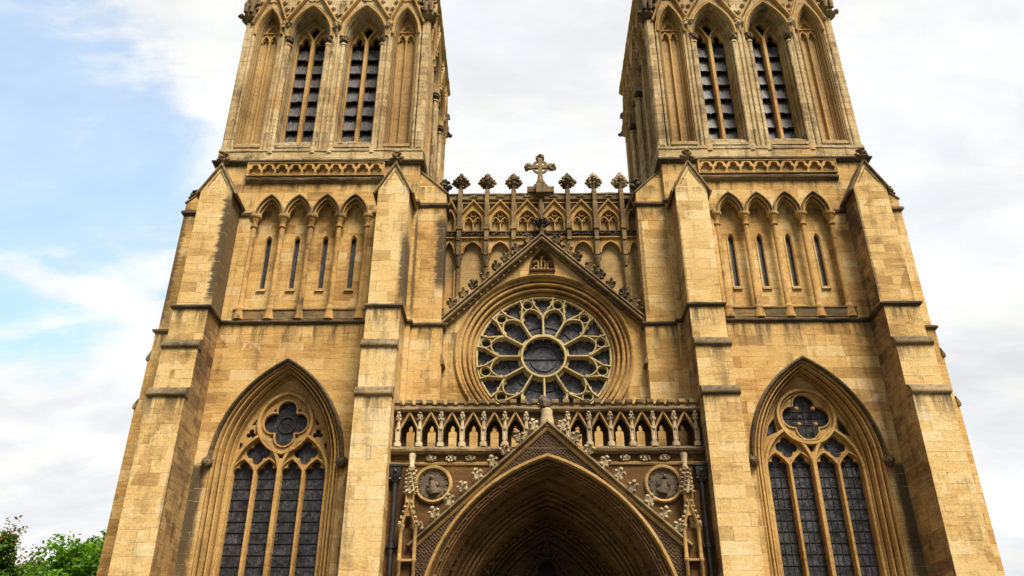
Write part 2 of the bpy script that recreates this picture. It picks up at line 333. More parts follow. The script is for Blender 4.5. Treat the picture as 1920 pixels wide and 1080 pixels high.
class MB:
    def __init__(s, mir=1, smooth=None):
        s.v = []; s.f = []; s.m = []; s.mir = mir; s.smooth = smooth
    def add(s, vs, fs, mi=0):
        o = len(s.v)
        s.v += [tuple(v) for v in vs]
        s.f += [tuple(i + o for i in f) for f in fs]
        s.m += [mi] * len(fs)
    def box(s, x0, x1, y0, y1, z0, z1, mi=0):
        s.add([(x, y, z) for z in (z0, z1) for y in (y0, y1) for x in (x0, x1)],
              [(0, 2, 3, 1), (4, 5, 7, 6), (0, 1, 5, 4), (2, 6, 7, 3), (0, 4, 6, 2), (1, 3, 7, 5)], mi)
    def prism(s, poly, a0, a1, axis='Y', mi=0):
        """extrude a 2D polygon: axis Y -> poly is (x,z); X -> (y,z); Z -> (x,y)"""
        def P(p, a): return {'Y': (p[0], a, p[1]), 'X': (a, p[0], p[1]), 'Z': (p[0], p[1], a)}[axis]
        n = len(poly)
        tris = geometry.tessellate_polygon([[Vector((p[0], p[1], 0)) for p in poly]])
        s.add([P(p, a0) for p in poly] + [P(p, a1) for p in poly],
              [tuple(t) for t in tris] + [tuple(i + n for i in t) for t in tris] + [(i, (i + 1) % n, (i + 1) % n + n, i + n) for i in range(n)], mi)
    def plate(s, outer, holes, y0, y1, mi=0, axis='Y', back=True):
        loops = [outer] + holes
        flat = [p for l in loops for p in l]
        tris = geometry.tessellate_polygon([[Vector((p[0], p[1], 0)) for p in l] for l in loops])
        n = len(flat)
        P = (lambda p, a: (p[0], a, p[1])) if axis == 'Y' else (lambda p, a: (a, p[0], p[1]))
        fs = [tuple(t) for t in tris]
        if back: fs += [tuple(i + n for i in t) for t in tris]
        o = 0
        for l in loops:
            k = len(l)
            fs += [(o + i, o + (i + 1) % k, o + (i + 1) % k + n, o + i + n) for i in range(k)]
            o += k
        s.add([P(p, y0) for p in flat] + [P(p, y1) for p in flat], fs, mi)
    def ledge(s, path, prof, mi=0):
        out = [path[0]]
        for a, b in zip(path[:-1], path[1:]):
            k = max(1, int(math.hypot(b[0] - a[0], b[1] - a[1]) / 0.22))
            out += [(a[0] + (b[0] - a[0]) * i / k, a[1] + (b[1] - a[1]) * i / k) for i in range(1, k + 1)]
        v0 = len(s.v); s.sweep(out, prof, plane='XY', mi=mi)
        for i in range(v0, len(s.v)):
            x, y, z = s.v[i]
            n_ = noise.noise(Vector((x * 3.1 * s.mir, y * 3.1, z * 9)))
            m_ = noise.noise(Vector((x * 2.3 * s.mir + 9, y * 2.3, z * 5)))
            s.v[i] = (x, y + 0.02 * n_, z + 0.022 * m_)
    def sweep(s, path, prof, closed=False, pclosed=True, plane='XZ', mi=0, caps=True):
        """prof points are (offset to the left of the path, third coordinate)"""
        nm = miter(path, closed); n = len(path); k = len(prof)
        vs = []
        for (p, q), (a, b) in zip(path, nm):
            for (o, w) in prof:
                x, z = p + a * o, q + b * o
                vs.append((x, w, z) if plane == 'XZ' else (x, z, w) if plane == 'XY' else (w, x, z))
        fs = []
        for i in range(n if closed else n - 1):
            j = (i + 1) % n
            for e in range(k if pclosed else k - 1):
                g = (e + 1) % k
                fs.append((i * k + e, i * k + g, j * k + g, j * k + e))
        if caps and pclosed and not closed:
            fs += [tuple(range(k)), tuple((n - 1) * k + e for e in range(k))]
        s.add(vs, fs, mi)
    def loft(s, loops, closed=False, mi=0):
        """bridge point rows of equal length (3D points)"""
        k = len(loops[0]); vs = [p for l in loops for p in l]; fs = []
        for i in range(len(loops) - 1):
            for e in range(k if closed else k - 1):
                g = (e + 1) % k
                fs.append((i * k + e, i * k + g, (i + 1) * k + g, (i + 1) * k + e))
        s.add(vs, fs, mi)
    def lathe(s, c, prof, n=14, mi=0, sq=False):
        """prof (r,z); a turned column"""
        vs = []; off = PI / 4 if sq else 0
        for r, z in prof:
            rr = r * (math.sqrt(2) if sq else 1)
            vs += [(c[0] + rr * math.cos(2 * PI * i / n + off), c[1] + rr * math.sin(2 * PI * i / n + off), c[2] + z) for i in range(n)]
        fs = []
        for j in range(len(prof) - 1):
            fs += [(j * n + i, j * n + (i + 1) % n, (j + 1) * n + (i + 1) % n, (j + 1) * n + i) for i in range(n)]
        fs += [tuple(range(n)), tuple((len(prof) - 1) * n + i for i in range(n))]
        s.add(vs, fs, mi)
    def ball(s, c, r, seg=8, jit=0.0, rot=None, mi=0):
        if not hasattr(r, '__len__'): r = (r, r, r)
        rings = max(4, seg // 2 + 1); vs = []; sd_ = random.random() * 100
        for j in range(rings + 1):
            th = PI * j / rings
            for i in range(seg):
                ph = 2 * PI * i / seg
                d = Vector((math.sin(th) * math.cos(ph), math.sin(th) * math.sin(ph), math.cos(th)))
                k = 1 + jit * (noise.noise(d * 2.3 + Vector((sd_, 0, 0)))) * 1.6
                v = Vector((d.x * r[0], d.y * r[1], d.z * r[2])) * k
                if rot: v = rot @ v
                vs.append((c[0] + v.x, c[1] + v.y, c[2] + v.z))
        fs = [(j * seg + i, j * seg + (i + 1) % seg, (j + 1) * seg + (i + 1) % seg, (j + 1) * seg + i) for j in range(rings) for i in range(seg)]
        s.add(vs, fs, mi)
    def tube(s, pts, rad, n=7, mi=0):
        """round tapered tube through 3D points"""
        pts = [Vector(p) for p in pts]
        if not hasattr(rad, '__len__'): rad = [rad] * len(pts)
        vs = []
        for i, p in enumerate(pts):
            d = (pts[min(i + 1, len(pts) - 1)] - pts[max(i - 1, 0)]).normalized()
            a = d.orthogonal() if abs(d.z) > 0.9 else d.cross(Vector((0, 0, 1)))
            a.normalize(); b = d.cross(a)
            for k in range(n):
                an = 2 * PI * k / n
                vs.append(p + (a * math.cos(an) + b * math.sin(an)) * rad[i])
        fs = [(i * n + k, i * n + (k + 1) % n, (i + 1) * n + (k + 1) % n, (i + 1) * n + k) for i in range(len(pts) - 1) for k in range(n)]
        fs += [tuple(range(n)), tuple((len(pts) - 1) * n + k for k in range(n))]
        s.add(vs, fs, mi)
    def build(s, name, mats, parent=None, loc=(0, 0, 0), rz=0.0):
        me = bpy.data.meshes.new(name)
        me.from_pydata([(v[0] * s.mir, v[1], v[2]) for v in s.v], [], s.f)
        if not isinstance(mats, (list, tuple)): mats = [mats]
        for m in mats: me.materials.append(m)
        if len(mats) > 1: me.polygons.foreach_set('material_index', s.m)
        bm = bmesh.new(); bm.from_mesh(me)
        bmesh.ops.remove_doubles(bm, verts=bm.verts, dist=1e-5)
        bmesh.ops.recalc_face_normals(bm, faces=bm.faces)
        bm.to_mesh(me); bm.free()
        if s.smooth:
            me.polygons.foreach_set('use_smooth', [True] * len(me.polygons))
            me.set_sharp_from_angle(angle=R_(s.smooth))
        o = bpy.data.objects.new(name, me); COL.objects.link(o)
        o.location = loc; o.rotation_euler = (0, 0, rz)
        if parent: o.parent = parent
        return o


def dup(o, parent, loc=None, rot=None, scale=None):
    c = o.copy(); COL.objects.link(c); c.parent = parent
    if loc is not None: c.location = loc
    if rot is not None: c.rotation_euler = rot
    if scale is not None: c.scale = scale
    for ch in list(o.children):
        dup(ch, c)
    return c


def thing(name, label, cat, loc=(0, 0, 0), group=None):
    o = bpy.data.objects.new(name, None); COL.objects.link(o); o.location = loc
    o['label'] = label; o['category'] = cat
    if group: o['group'] = group
    return o


# ------------------------------------------------------------------ 2D outlines
def arch(cx, zs, a, rise, n=12, zbot=None):
    """pointed arch, from the left foot over the apex to the right foot"""
    R = (a * a + rise * rise) / (2 * a); k = R - a
    f = math.acos(max(-1, min(1, k / R)))          # angle at apex measured from the springing line
    right = [(cx - k + R * math.cos(t * f / n), zs + R * math.sin(t * f / n)) for t in range(n + 1)]
    left = [(2 * cx - x, z) for x, z in right]
    pts = left + right[-2::-1]
    if zbot is not None: pts = [(cx - a, zbot)] + pts + [(cx + a, zbot)]
    return pts


def circle(cx, cz, r, n=48, a0=0.0):
    return [(cx + r * math.cos(a0 + 2 * PI * i / n), cz + r * math.sin(a0 + 2 * PI * i / n)) for i in range(n)]


def foil(cx, cz, rc, rl, n, ph=PI / 2, seg=7, squash=1.0, point=0.0):
    """multifoil outline: n lobes of radius rl on a circle rc"""
    hb = rc * math.sin(PI / n)
    rho = rc * math.cos(PI / n) + math.sqrt(max(rl * rl - hb * hb, 0))
    pts = []
    for i in range(n):
        a = ph + 2 * PI * i / n
        e = (rho * math.cos(PI / n) - rc, rho * math.sin(PI / n))      # cusp in lobe frame
        b = math.atan2(e[1], e[0])
        for k in range(seg):
            t = -b + 2 * b * k / seg
            r = rl * (1 + point * max(0, 1 - abs(t) / 0.5) if point else 1)
            u, v = rc + r * math.cos(t), r * math.sin(t)
            pts.append((cx + (u * math.cos(a) - v * math.sin(a)), cz + (u * math.sin(a) + v * math.cos(a)) * squash))
    return pts


def trefoil_light(cx, zb, zs, a, h, n=6):
    """lancet light with a cusped trefoil head"""
    out = [(a, zs - 0.05 * h)]
    for i in range(1, n + 1):                       # side lobe
        t = -0.15 * PI + i / n * 0.80 * PI
        out.append((0.52 * a + 0.50 * a * math.cos(t), zs + 0.22 * h + 0.27 * h * math.sin(t)))
    for i in range(0, n + 1):                       # upper pointed lobe
        t = i / n
        x = 0.50 * a * (1 - t) ** 0.6 if t < 1 else 0
        out.append((min(x + 0.10 * a * math.sin(PI * t), 0.55 * a) if t < 1 else 0.0, zs + 0.50 * h + 0.50 * h * t))
    right = [(a, zb)] + out
    pts = [(cx + x, z) for x, z in right]
    pts += [(cx - x, z) for x, z in right[-2::-1]]
    return pts


def bar(w, y0, y1, ch=0.35):
    """chamfered bar profile; y0 is the front"""
    c = w * ch
    return [(-w, y1), (-w, y0 + c * 1.4), (-w + c, y0), (w - c, y0), (w, y0 + c * 1.4), (w, y1)]


def roll(o, y, r, n=10):
    return [(o + r * math.cos(2 * PI * i / n), y + r * math.sin(2 * PI * i / n)) for i in range(n)]


def reveal(mb, cx, zs, rows, zbot, n=14, mi=0):
    """moulded arch reveal; rows of (half width, rise, depth)"""
    mb.loft([[(x, y, z) for x, z in arch(cx, zs, a, r, n, zbot)] for a, r, y in rows], mi=mi)


def lerp_rows(a0, r0, y0, a1, r1, y1, shape):
    return [(a0 + (a1 - a0) * s, r0 + (r1 - r0) * s, y0 + (y1 - y0) * d) for s, d in shape]


# nested roll-and-hollow section: s runs inwards, d runs in depth
ORDERS = [(0, 0), (0.035, 0.0), (0.05, -0.03), (0.075, -0.05), (0.105, -0.03), (0.12, 0.03), (0.125, 0.26), (0.155, 0.26), (0.16, 0.08), (0.185, 0.04), (0.22, 0.04), (0.25, 0.09),
          (0.285, 0.15), (0.295, 0.42), (0.33, 0.45), (0.345, 0.26), (0.375, 0.22), (0.415, 0.235), (0.44, 0.29), (0.45, 0.36), (0.50, 0.38), (0.54, 0.42), (0.55, 0.66), (0.585, 0.68), (0.60, 0.47),
          (0.635, 0.43), (0.68, 0.45), (0.705, 0.52), (0.74, 0.57), (0.785, 0.60), (0.795, 0.84), (0.825, 0.86), (0.84, 0.70), (0.87, 0.67), (0.905, 0.71), (0.92, 0.80), (0.96, 0.86), (0.965, 0.97), (1.0, 1.0)]
BOLD = [(0, 0), (0.06, 0.0), (0.10, -0.05), (0.15, -0.05), (0.19, 0.0), (0.195, 0.34), (0.285, 0.36), (0.295, 0.10), (0.34, 0.06), (0.42, 0.06), (0.47, 0.13),
        (0.475, 0.60), (0.575, 0.62), (0.585, 0.36), (0.63, 0.32), (0.70, 0.33), (0.74, 0.40), (0.745, 0.84), (0.83, 0.86), (0.84, 0.68), (0.90, 0.66), (0.96, 0.74), (0.97, 1.0), (1.0, 1.0)]


# ------------------------------------------------------------------ carved knobs
def crocket(mb, c, s, up=1.0, seed=0):
    """a curled leaf springing from a coping: stalk, three-lobed blade and a rolled tip"""
    random.seed(100 + seed)
    x, y, z = c
    mb.tube([(x, y + 0.1 * s, z - 0.35 * s), (x, y, z + 0.15 * s), (x, y - 0.15 * s, z + 0.55 * s)], [0.24 * s, 0.22 * s, 0.15 * s], 7)
    for e in (-1, 0, 1):
        rot = Matrix.Rotation(e * 0.6, 3, 'Y') @ Matrix.Rotation(0.3, 3, 'X')
        mb.ball((x + e * 0.24 * s, y - 0.12 * s, z + (0.42 if e else 0.60) * s), (0.24 * s, 0.18 * s, 0.36 * s), 10, 0.4, rot)
        mb.ball((x + e * 0.36 * s, y - 0.28 * s, z + (0.62 if e else 0.90) * s), (0.19 * s, 0.17 * s, 0.15 * s), 8, 0.5)
    for e in (-1, 1):
        mb.ball((x + e * 0.27 * s, y - 0.2 * s, z + 0.14 * s), (0.2 * s, 0.15 * s, 0.17 * s), 8, 0.5)
    mb.ball((x, y + 0.2 * s, z + 0.40 * s), (0.34 * s, 0.24 * s, 0.36 * s), 8, 0.3)


def poppyhead(mb, c, w, h, stem=0.0, seed=0):
    """spade-shaped leafy finial on a stem"""
    random.seed(300 + seed)
    x, y, z = c
    if stem: mb.lathe((x, y, z - stem), [(0.13 * w + 0.02, 0), (0.12 * w, stem * 0.5), (0.10 * w, stem + h * 0.3)], 8)
    mb.lathe((x, y, z), [(0.10 * w, 0), (0.17 * w, 0.15 * h), (0.2 * w, 0.5 * h), (0.10 * w, 0.8 * h), (0.008, 1.02 * h)], 8)
    for lv, rad, n, sz, dz in ((0.10, 0.33, 4, 0.105, 0.0), (0.27, 0.42, 4, 0.125, 0.0), (0.45, 0.36, 4, 0.125, 0.0), (0.63, 0.23, 4, 0.11, 0.0), (0.80, 0.12, 4, 0.085, 0.0), (0.95, 0.04, 4, 0.06, 0.0)):
        for i in range(n * 2):
            a = 2 * PI * i / (n * 2)
            r = rad * w * (1.0 if i % 2 == 0 else 0.82)
            s_ = sz * w * random.uniform(0.85, 1.15)
            mb.ball((x + r * math.cos(a), y + r * math.sin(a), z + (lv + dz) * h + random.uniform(-.03, .03) * h), (s_, s_, s_ * 0.8), 6, 0.45)


def small_finial(mb, c, s, seed=0):
    random.seed(500 + seed)
    x, y, z = c
    mb.lathe((x, y, z), [(0.10 * s, 0), (0.09 * s, 0.35 * s), (0.2 * s, 0.45 * s), (0.08 * s, 0.6 * s), (0.05 * s, 1.15 * s)], 8)
    for k, (zz, rr, q) in enumerate(((0.55, 0.34, 0.17), (0.95, 0.22, 0.14))):
        for i in range(4):
            a = PI / 2 * i + 0.2
            mb.ball((x + rr * s * math.cos(a), y + rr * s * math.sin(a), z + zz * s), (q * s * 1.25, q * s * 1.25, q * s * 0.75), 6, 0.4)
    mb.ball((x, y, z + 1.15 * s), 0.12 * s, 6, 0.3)

# ================================================================== ground
g = MB(); g.add([(-900, -900, 0), (900, -900, 0), (900, 900, 0), (-900, 900, 0)], [(0, 1, 2, 3)])
o = g.build('ground', M['lawn']); o['kind'] = 'structure'
g = MB(); g.box(-60, 60, -60, -1.75, -0.2, 0.02)
o = g.build('pavement', M['paving']); o['kind'] = 'structure'

# ================================================================== cathedral
CA = thing('cathedral', 'honey stone gothic cathedral with twin belfry towers, round rose window and arched portal', 'cathedral')
TX = 8.17                                    # tower axis
WX = 8.27                                    # aisle window axis
RZ = 13.12; RR = 2.27                        # rose window centre height and glazed radius


def part(mb, name, mat, parent=None, loc=(0, 0, 0), rz=0.0, label=None):
    o = mb.build(name, M[mat] if isinstance(mat, str) else mat, parent or CA, loc, rz)
    if label: o['label'] = label
    return o


def gable_coping(path, y0, y1, t=0.10):
    return dict(path=path, prof=[(0, y1), (0, y0 + 0.03), (-0.03, y0), (t * 0.6, y0), (t, y0 + 0.05), (t, y1)])


def front_buttress(s, xc, hw, stain_side):
    """stepped buttress with a gabled head; s mirrors it"""
    m = MB(s)
    prof = [(0.05, 0), (-1.62, 0), (-1.62, 10.85), (-1.36, 11.15), (-1.36, 12.55), (-1.16, 12.82), (-1.16, 13.9), (-1.0, 14.08), (-1.0, 18.62), (0.05, 18.62)]
    # split into face strips so that the two flanks can carry their own weathering
    x0, x1 = xc - hw, xc + hw
    for i in range(len(prof) - 1):
        (ya, za), (yb, zb) = prof[i], prof[i + 1]
        m.add([(x0, ya, za), (x1, ya, za), (x1, yb, zb), (x0, yb, zb)], [(0, 1, 2, 3)], 0)
    m.add([(x0, 0.05, 0), (x1, 0.05, 0), (x1, 0.05, 18.62), (x0, 0.05, 18.62)], [(0, 1, 2, 3)])
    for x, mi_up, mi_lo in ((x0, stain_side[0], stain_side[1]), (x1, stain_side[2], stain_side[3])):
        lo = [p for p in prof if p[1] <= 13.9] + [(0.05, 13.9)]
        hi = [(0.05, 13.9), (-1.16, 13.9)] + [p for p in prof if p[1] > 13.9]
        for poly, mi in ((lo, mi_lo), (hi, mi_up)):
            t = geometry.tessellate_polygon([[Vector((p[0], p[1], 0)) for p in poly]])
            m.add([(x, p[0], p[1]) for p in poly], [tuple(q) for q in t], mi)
    # gabled head
    m.prism([(x0, 18.622), (x1, 18.622), (xc, 19.66)], -1.0, 0.05)
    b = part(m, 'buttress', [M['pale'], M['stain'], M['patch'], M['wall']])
    c = MB(s)
    ov = 0.10; sl = (19.66 - 18.62) / hw
    c.sweep([(x0 - ov, 18.62 - ov * sl), (xc, 19.66), (x1 + ov, 18.62 - ov * sl)], [(0.0, 0.0), (0.0, -1.05), (0.02, -1.08), (0.065, -1.08), (0.085, -1.03), (0.085, 0.0)])
    # a thin raised chevron under the coping
    c.sweep([(x0 + 0.22, 18.80), (xc, 19.42), (x1 - 0.22, 18.80)], [(0, -0.98), (0, -1.015), (0.02, -1.02), (0.025, -0.98)])
    part(c, 'gable_coping', 'mid', b)
    f = MB(s); f.smooth = 50
    f_c = (xc, -0.98, 19.70)
    small_finial(f, f_c, 0.50, int(xc * 10))
    part(f, 'finial', 'mid', b)
    for zb, yo in ((10.80, -1.62), (12.50, -1.36)):
        l = MB(s, 40)
        e = 0.025
        l.prism([(yo + 0.24, zb - 0.05), (yo - 0.02, zb - 0.05), (yo - 0.07, zb - 0.01), (yo - 0.085, zb + 0.05), (yo - 0.06, zb + 0.12), (yo + 0.06, zb + 0.27), (yo + 0.24, zb + 0.34)], x0 - e, x1 + e, 'X')
        part(l, 'weathered_ledge', 'mid', b)
    return b


def make_tower(s):
    T = MB(s)
    win_hole = arch(WX, 9.2, 1.97, 3.34, 16, 2.6)
    xs = [TX + (i - 2) * 1.005 for i in range(5)]
    arc_hole = [(xs[0], 14.5)]
    for i in range(4):
        a = arch((xs[i] + xs[i + 1]) / 2, 18.25, 0.4925, 0.86, 8)
        arc_hole += ([(xs[i], 18.25)] if i == 0 else [(xs[i], 18.2)]) + a[1:-1]
    arc_hole += [(xs[4], 18.25), (xs[4], 14.5)]
    T.plate([(4.43, 0), (11.95, 0), (11.95, 20.4), (4.43, 20.4)], [win_hole, arc_hole], 0.0, 0.8)
    T.box(4.433, 11.947, 0.797, 7.5, 0, 20.4)
    # inner side buttress (lies behind the front buttress, next to the nave)
    T.prism([(4.435, 0), (3.36, 0), (3.36, 13.95), (3.43, 14.12), (3.43, 19.30), (4.435, 20.25)], 0.22, 1.55)
    # outer side buttress
    T.prism([(11.945, 0), (13.26, 0), (13.26, 11.2), (13.18, 11.45), (13.18, 12.9), (13.13, 13.1), (13.13, 13.95), (13.05, 14.12), (13.05, 19.20), (11.945, 20.25)], 0.62, 2.0)
    tw = part(T, 'tower', 'wall')

    # --- string courses following every angle of the plan
    plan = [(3.36, 1.2), (3.36, 0.22), (4.43, 0.22), (4.43, 0.0), (4.60, 0.0), (4.60, -1.16), (5.68, -1.16), (5.68, 0.0), (10.74, 0.0), (10.74, -1.16), (11.87, -1.16), (11.87, 0.62), (13.13, 0.62), (13.13, 2.0)]
    m = MB(s); m.ledge(plan, [(0.02, 13.90), (-0.03, 13.91), (-0.085, 13.97), (-0.09, 14.02), (-0.04, 14.06), (0.10, 14.13), (0.3, 14.13), (0.3, 13.90)])
    part(m, 'string_course', 'dark', tw)
    plan = [(3.43, 1.2), (3.43, 0.22), (4.43, 0.22), (4.43, 0.0), (4.62, 0.0)]
    m = MB(s); m.ledge(plan, [(0.02, 18.66), (-0.03, 18.68), (-0.09, 18.75), (-0.08, 18.84), (0.02, 18.92)])
    part(m, 'string_course', 'dark', tw); m = MB(s)
    m.ledge([(11.87, 0.62), (13.05, 0.62), (13.05, 2.0)], [(0.02, 18.66), (-0.03, 18.68), (-0.09, 18.75), (-0.08, 18.84), (0.02, 18.92)])
    part(m, 'string_course', 'dark', tw)
    for a, b in ((5.68, xs[0] - 0.12), (xs[4] + 0.12, 10.76)):
        m = MB(s)
        m.ledge([(a, 0), (b, 0)], [(0.02, 18.18), (-0.06, 18.20), (-0.09, 18.27), (-0.04, 18.36), (0.02, 18.36)])
        part(m, 'string_course', 'dark', tw)
    # raking copings of the side buttress heads
    m = MB(s)
    pr = lambda y0, y1: [(0.0, y0), (0.015, y0 - 0.03), (0.06, y0 - 0.03), (0.07, y0), (0.07, y1), (0.0, y1)]
    m.sweep([(4.42, 20.24), (3.40, 19.27)][::-1], pr(0.21, 1.6))
    part(m, 'coping', 'mid', tw)
    m = MB(s); m.sweep([(11.95, 20.24), (13.07, 19.18)], pr(0.61, 2.05))
    part(m, 'coping', 'mid', tw)
    f = MB(s, 50); small_finial(f, (3.52, 0.42, 19.38), 0.55, 3); part(f, 'finial', 'sooty', tw)
    f = MB(s, 50); small_finial(f, (12.9, 0.9, 19.38), 0.50, 4); part(f, 'finial', 'dark', tw)
    # small drips on the flanks facing the nave and outwards
    m = MB(s)
    m.prism([(3.37, 12.55), (3.26, 12.55), (3.26, 12.63), (3.37, 12.95)], 0.18, 1.0)
    part(m, 'drip_ledge', 'mid', tw)
    for z, x in ((11.3, 13.26), (13.0, 13.18)):
        m = MB(s)
        m.prism([(x - 0.05, z - 0.08), (x + 0.06, z - 0.08), (x + 0.06, z), (x - 0.06, z + 0.25)], 0.58, 2.05)
        part(m, 'drip_ledge', 'mid', tw)

    # --- cornice under the belfry and its plinth
    plan = [(4.43, 7.55), (4.43, 0.0), (11.95, 0.0), (11.95, 7.55)]
    m = MB(s); m.ledge(plan, [(0.4, 20.41), (-0.04, 20.44), (-0.07, 20.49), (-0.15, 20.53), (-0.155, 20.59), (-0.05, 20.66), (0.4, 20.68)])
    part(m, 'cornice', 'dark', tw)

    # --- band of trefoils
    m = MB(s, 40)
    x0, x1 = 5.72, 10.74; n = 10; w = (x1 - x0 - 0.10) / n
    holes = []
    for i in range(n):
        cx = x0 + 0.05 + w * (i + 0.5)
        holes.append(foil(cx, 20.13, 0.112, 0.124, 3, PI / 2, 8))
        # dark corner spandrels between the arches
        holes.append([(cx - w / 2 + 0.0, 20.41), (cx - w / 2 - 0.10, 20.41), (cx - w / 2, 20.24), (cx - w / 2 + 0.10, 20.41)][1:] if i else [(cx - w / 2 + 0.03, 20.41), (cx - w / 2 + 0.03, 20.30), (cx - w / 2 + 0.11, 20.41)])
    m.plate([(x0, 19.88), (x1, 19.88), (x1, 20.46), (x0, 20.46)], holes, -0.14, -0.005)
    for i in range(n):
        cx = x0 + 0.05 + w * (i + 0.5)
        m.sweep(foil(cx, 20.13, 0.112, 0.133, 3, PI / 2, 8), roll(0, -0.14, 0.018, 6), closed=True)
    m.sweep([(x0, 19.88), (x1, 19.88), (x1, 20.46), (x0, 20.46)], [(-0.0, -0.14), (0.0, -0.165), (0.025, -0.165), (0.03, -0.14)], closed=True)
    part(m, 'trefoil_band', 'trim', tw)
    m = MB(s); m.ledge([(5.68, 0), (10.74, 0)], [(0.02, 19.60), (-0.05, 19.62), (-0.13, 19.70), (-0.15, 19.76), (-0.12, 19.80), (-0.02, 19.88), (0.02, 19.88)])
    part(m, 'band_ledge', 'mid', tw)

    # --- blind arcade with slit windows
    m = MB(s, 40)
    slits = []
    for i in range(4):
        cx = (xs[i] + xs[i + 1]) / 2
        slits.append(arch(cx, 17.36, 0.095, 0.19, 4, 15.47))
    m.plate([(xs[0] - 0.05, 14.3), (xs[4] + 0.05, 14.3), (xs[4] + 0.05, 19.3), (xs[0] - 0.05, 19.3)], slits, 0.36, 0.50)
    for i in range(4):
        cx = (xs[i] + xs[i + 1]) / 2
        # chamfered surround, sill and tiny hood of the slit
        m.loft([[(x, y, z) for x, z in arch(cx, 17.36, a, r, 4, zb)] for a, r, y, zb in ((0.165, 0.29, 0.362, 15.40), (0.16, 0.285, 0.335, 15.40), (0.125, 0.235, 0.332, 15.43), (0.094, 0.188, 0.42, 15.47))])
        m.prism([(0.36, 15.36), (0.29, 15.34), (0.29, 15.39), (0.36, 15.47)], cx - 0.16, cx + 0.16, 'X')
        # soffit mouldings of the arch
        rows = lerp_rows(0.4925, 0.86, -0.02, 0.375, 0.65, 0.362, BOLD)
        reveal(m, cx, 18.25, rows, None, 10)
    ar = part(m, 'blind_arcade', 'wall', tw)
    # (hood mouldings)
    m = MB(s, 40)
    for i in range(4):
        cx = (xs[i] + xs[i + 1]) / 2
        m.sweep(arch(cx, 18.22, 0.445, 0.80, 10), [(-0.01, 0.02), (-0.015, -0.09), (0.01, -0.15), (0.04, -0.15), (0.055, -0.06), (0.055, 0.02)])
        part(m, 'hood_mould', 'mid', tw); m = MB(s, 40)
        m.sweep(arch(cx, 18.22, 0.405, 0.73, 10), roll(0, -0.035, 0.034, 8)); m.sweep(arch(cx, 18.22, 0.355, 0.64, 10), roll(0, 0.09, 0.034, 8))
        part(m, 'arch_moulding', 'trim', tw); m = MB(s, 40)
    m = MB(s); m.box(xs[0] - 0.02, xs[4] + 0.02, 0.505, 0.53, 15.3, 17.8)
    part(m, 'leaded_glass', 'glass_slit', tw)
    for i, x in enumerate(xs):
        c = MB(s, 40)
        yy = 0.055
        c.lathe((x, yy, 14.10), [(0.19, 0.0), (0.19, 0.05), (0.155, 0.22), (0.15, 0.34), (0.165, 0.38), (0.15, 0.43), (0.12, 0.46), (0.105, 0.52), (0.095, 0.6),
                                (0.09, 3.62), (0.13, 3.65), (0.13, 3.71), (0.10, 3.74), (0.10, 3.82), (0.145, 3.93), (0.16, 3.96), (0.16, 3.99), (0.20, 4.03), (0.215, 4.07), (0.215, 4.13), (0.16, 4.15), (0.14, 4.3)], 14)
        part(c, 'column', 'trim_dirty', tw)
    m = MB(s); m.ledge([(xs[0] - 0.2, 0.0), (xs[4] + 0.2, 0.0)], [(0.4, 14.12), (-0.02, 14.12), (-0.02, 14.42), (-0.05, 14.44), (-0.05, 14.48), (0.02, 14.52), (0.4, 14.52)])
    part(m, 'arcade_plinth', 'mid', tw)

    # --- buttresses (material slots: pale, stain, patch, wall)
    if s > 0:
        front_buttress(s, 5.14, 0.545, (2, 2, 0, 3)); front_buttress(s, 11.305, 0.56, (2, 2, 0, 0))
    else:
        front_buttress(s, 5.14, 0.545, (0, 3, 0, 3)); front_buttress(s, 11.305, 0.56, (1, 2, 0, 0))


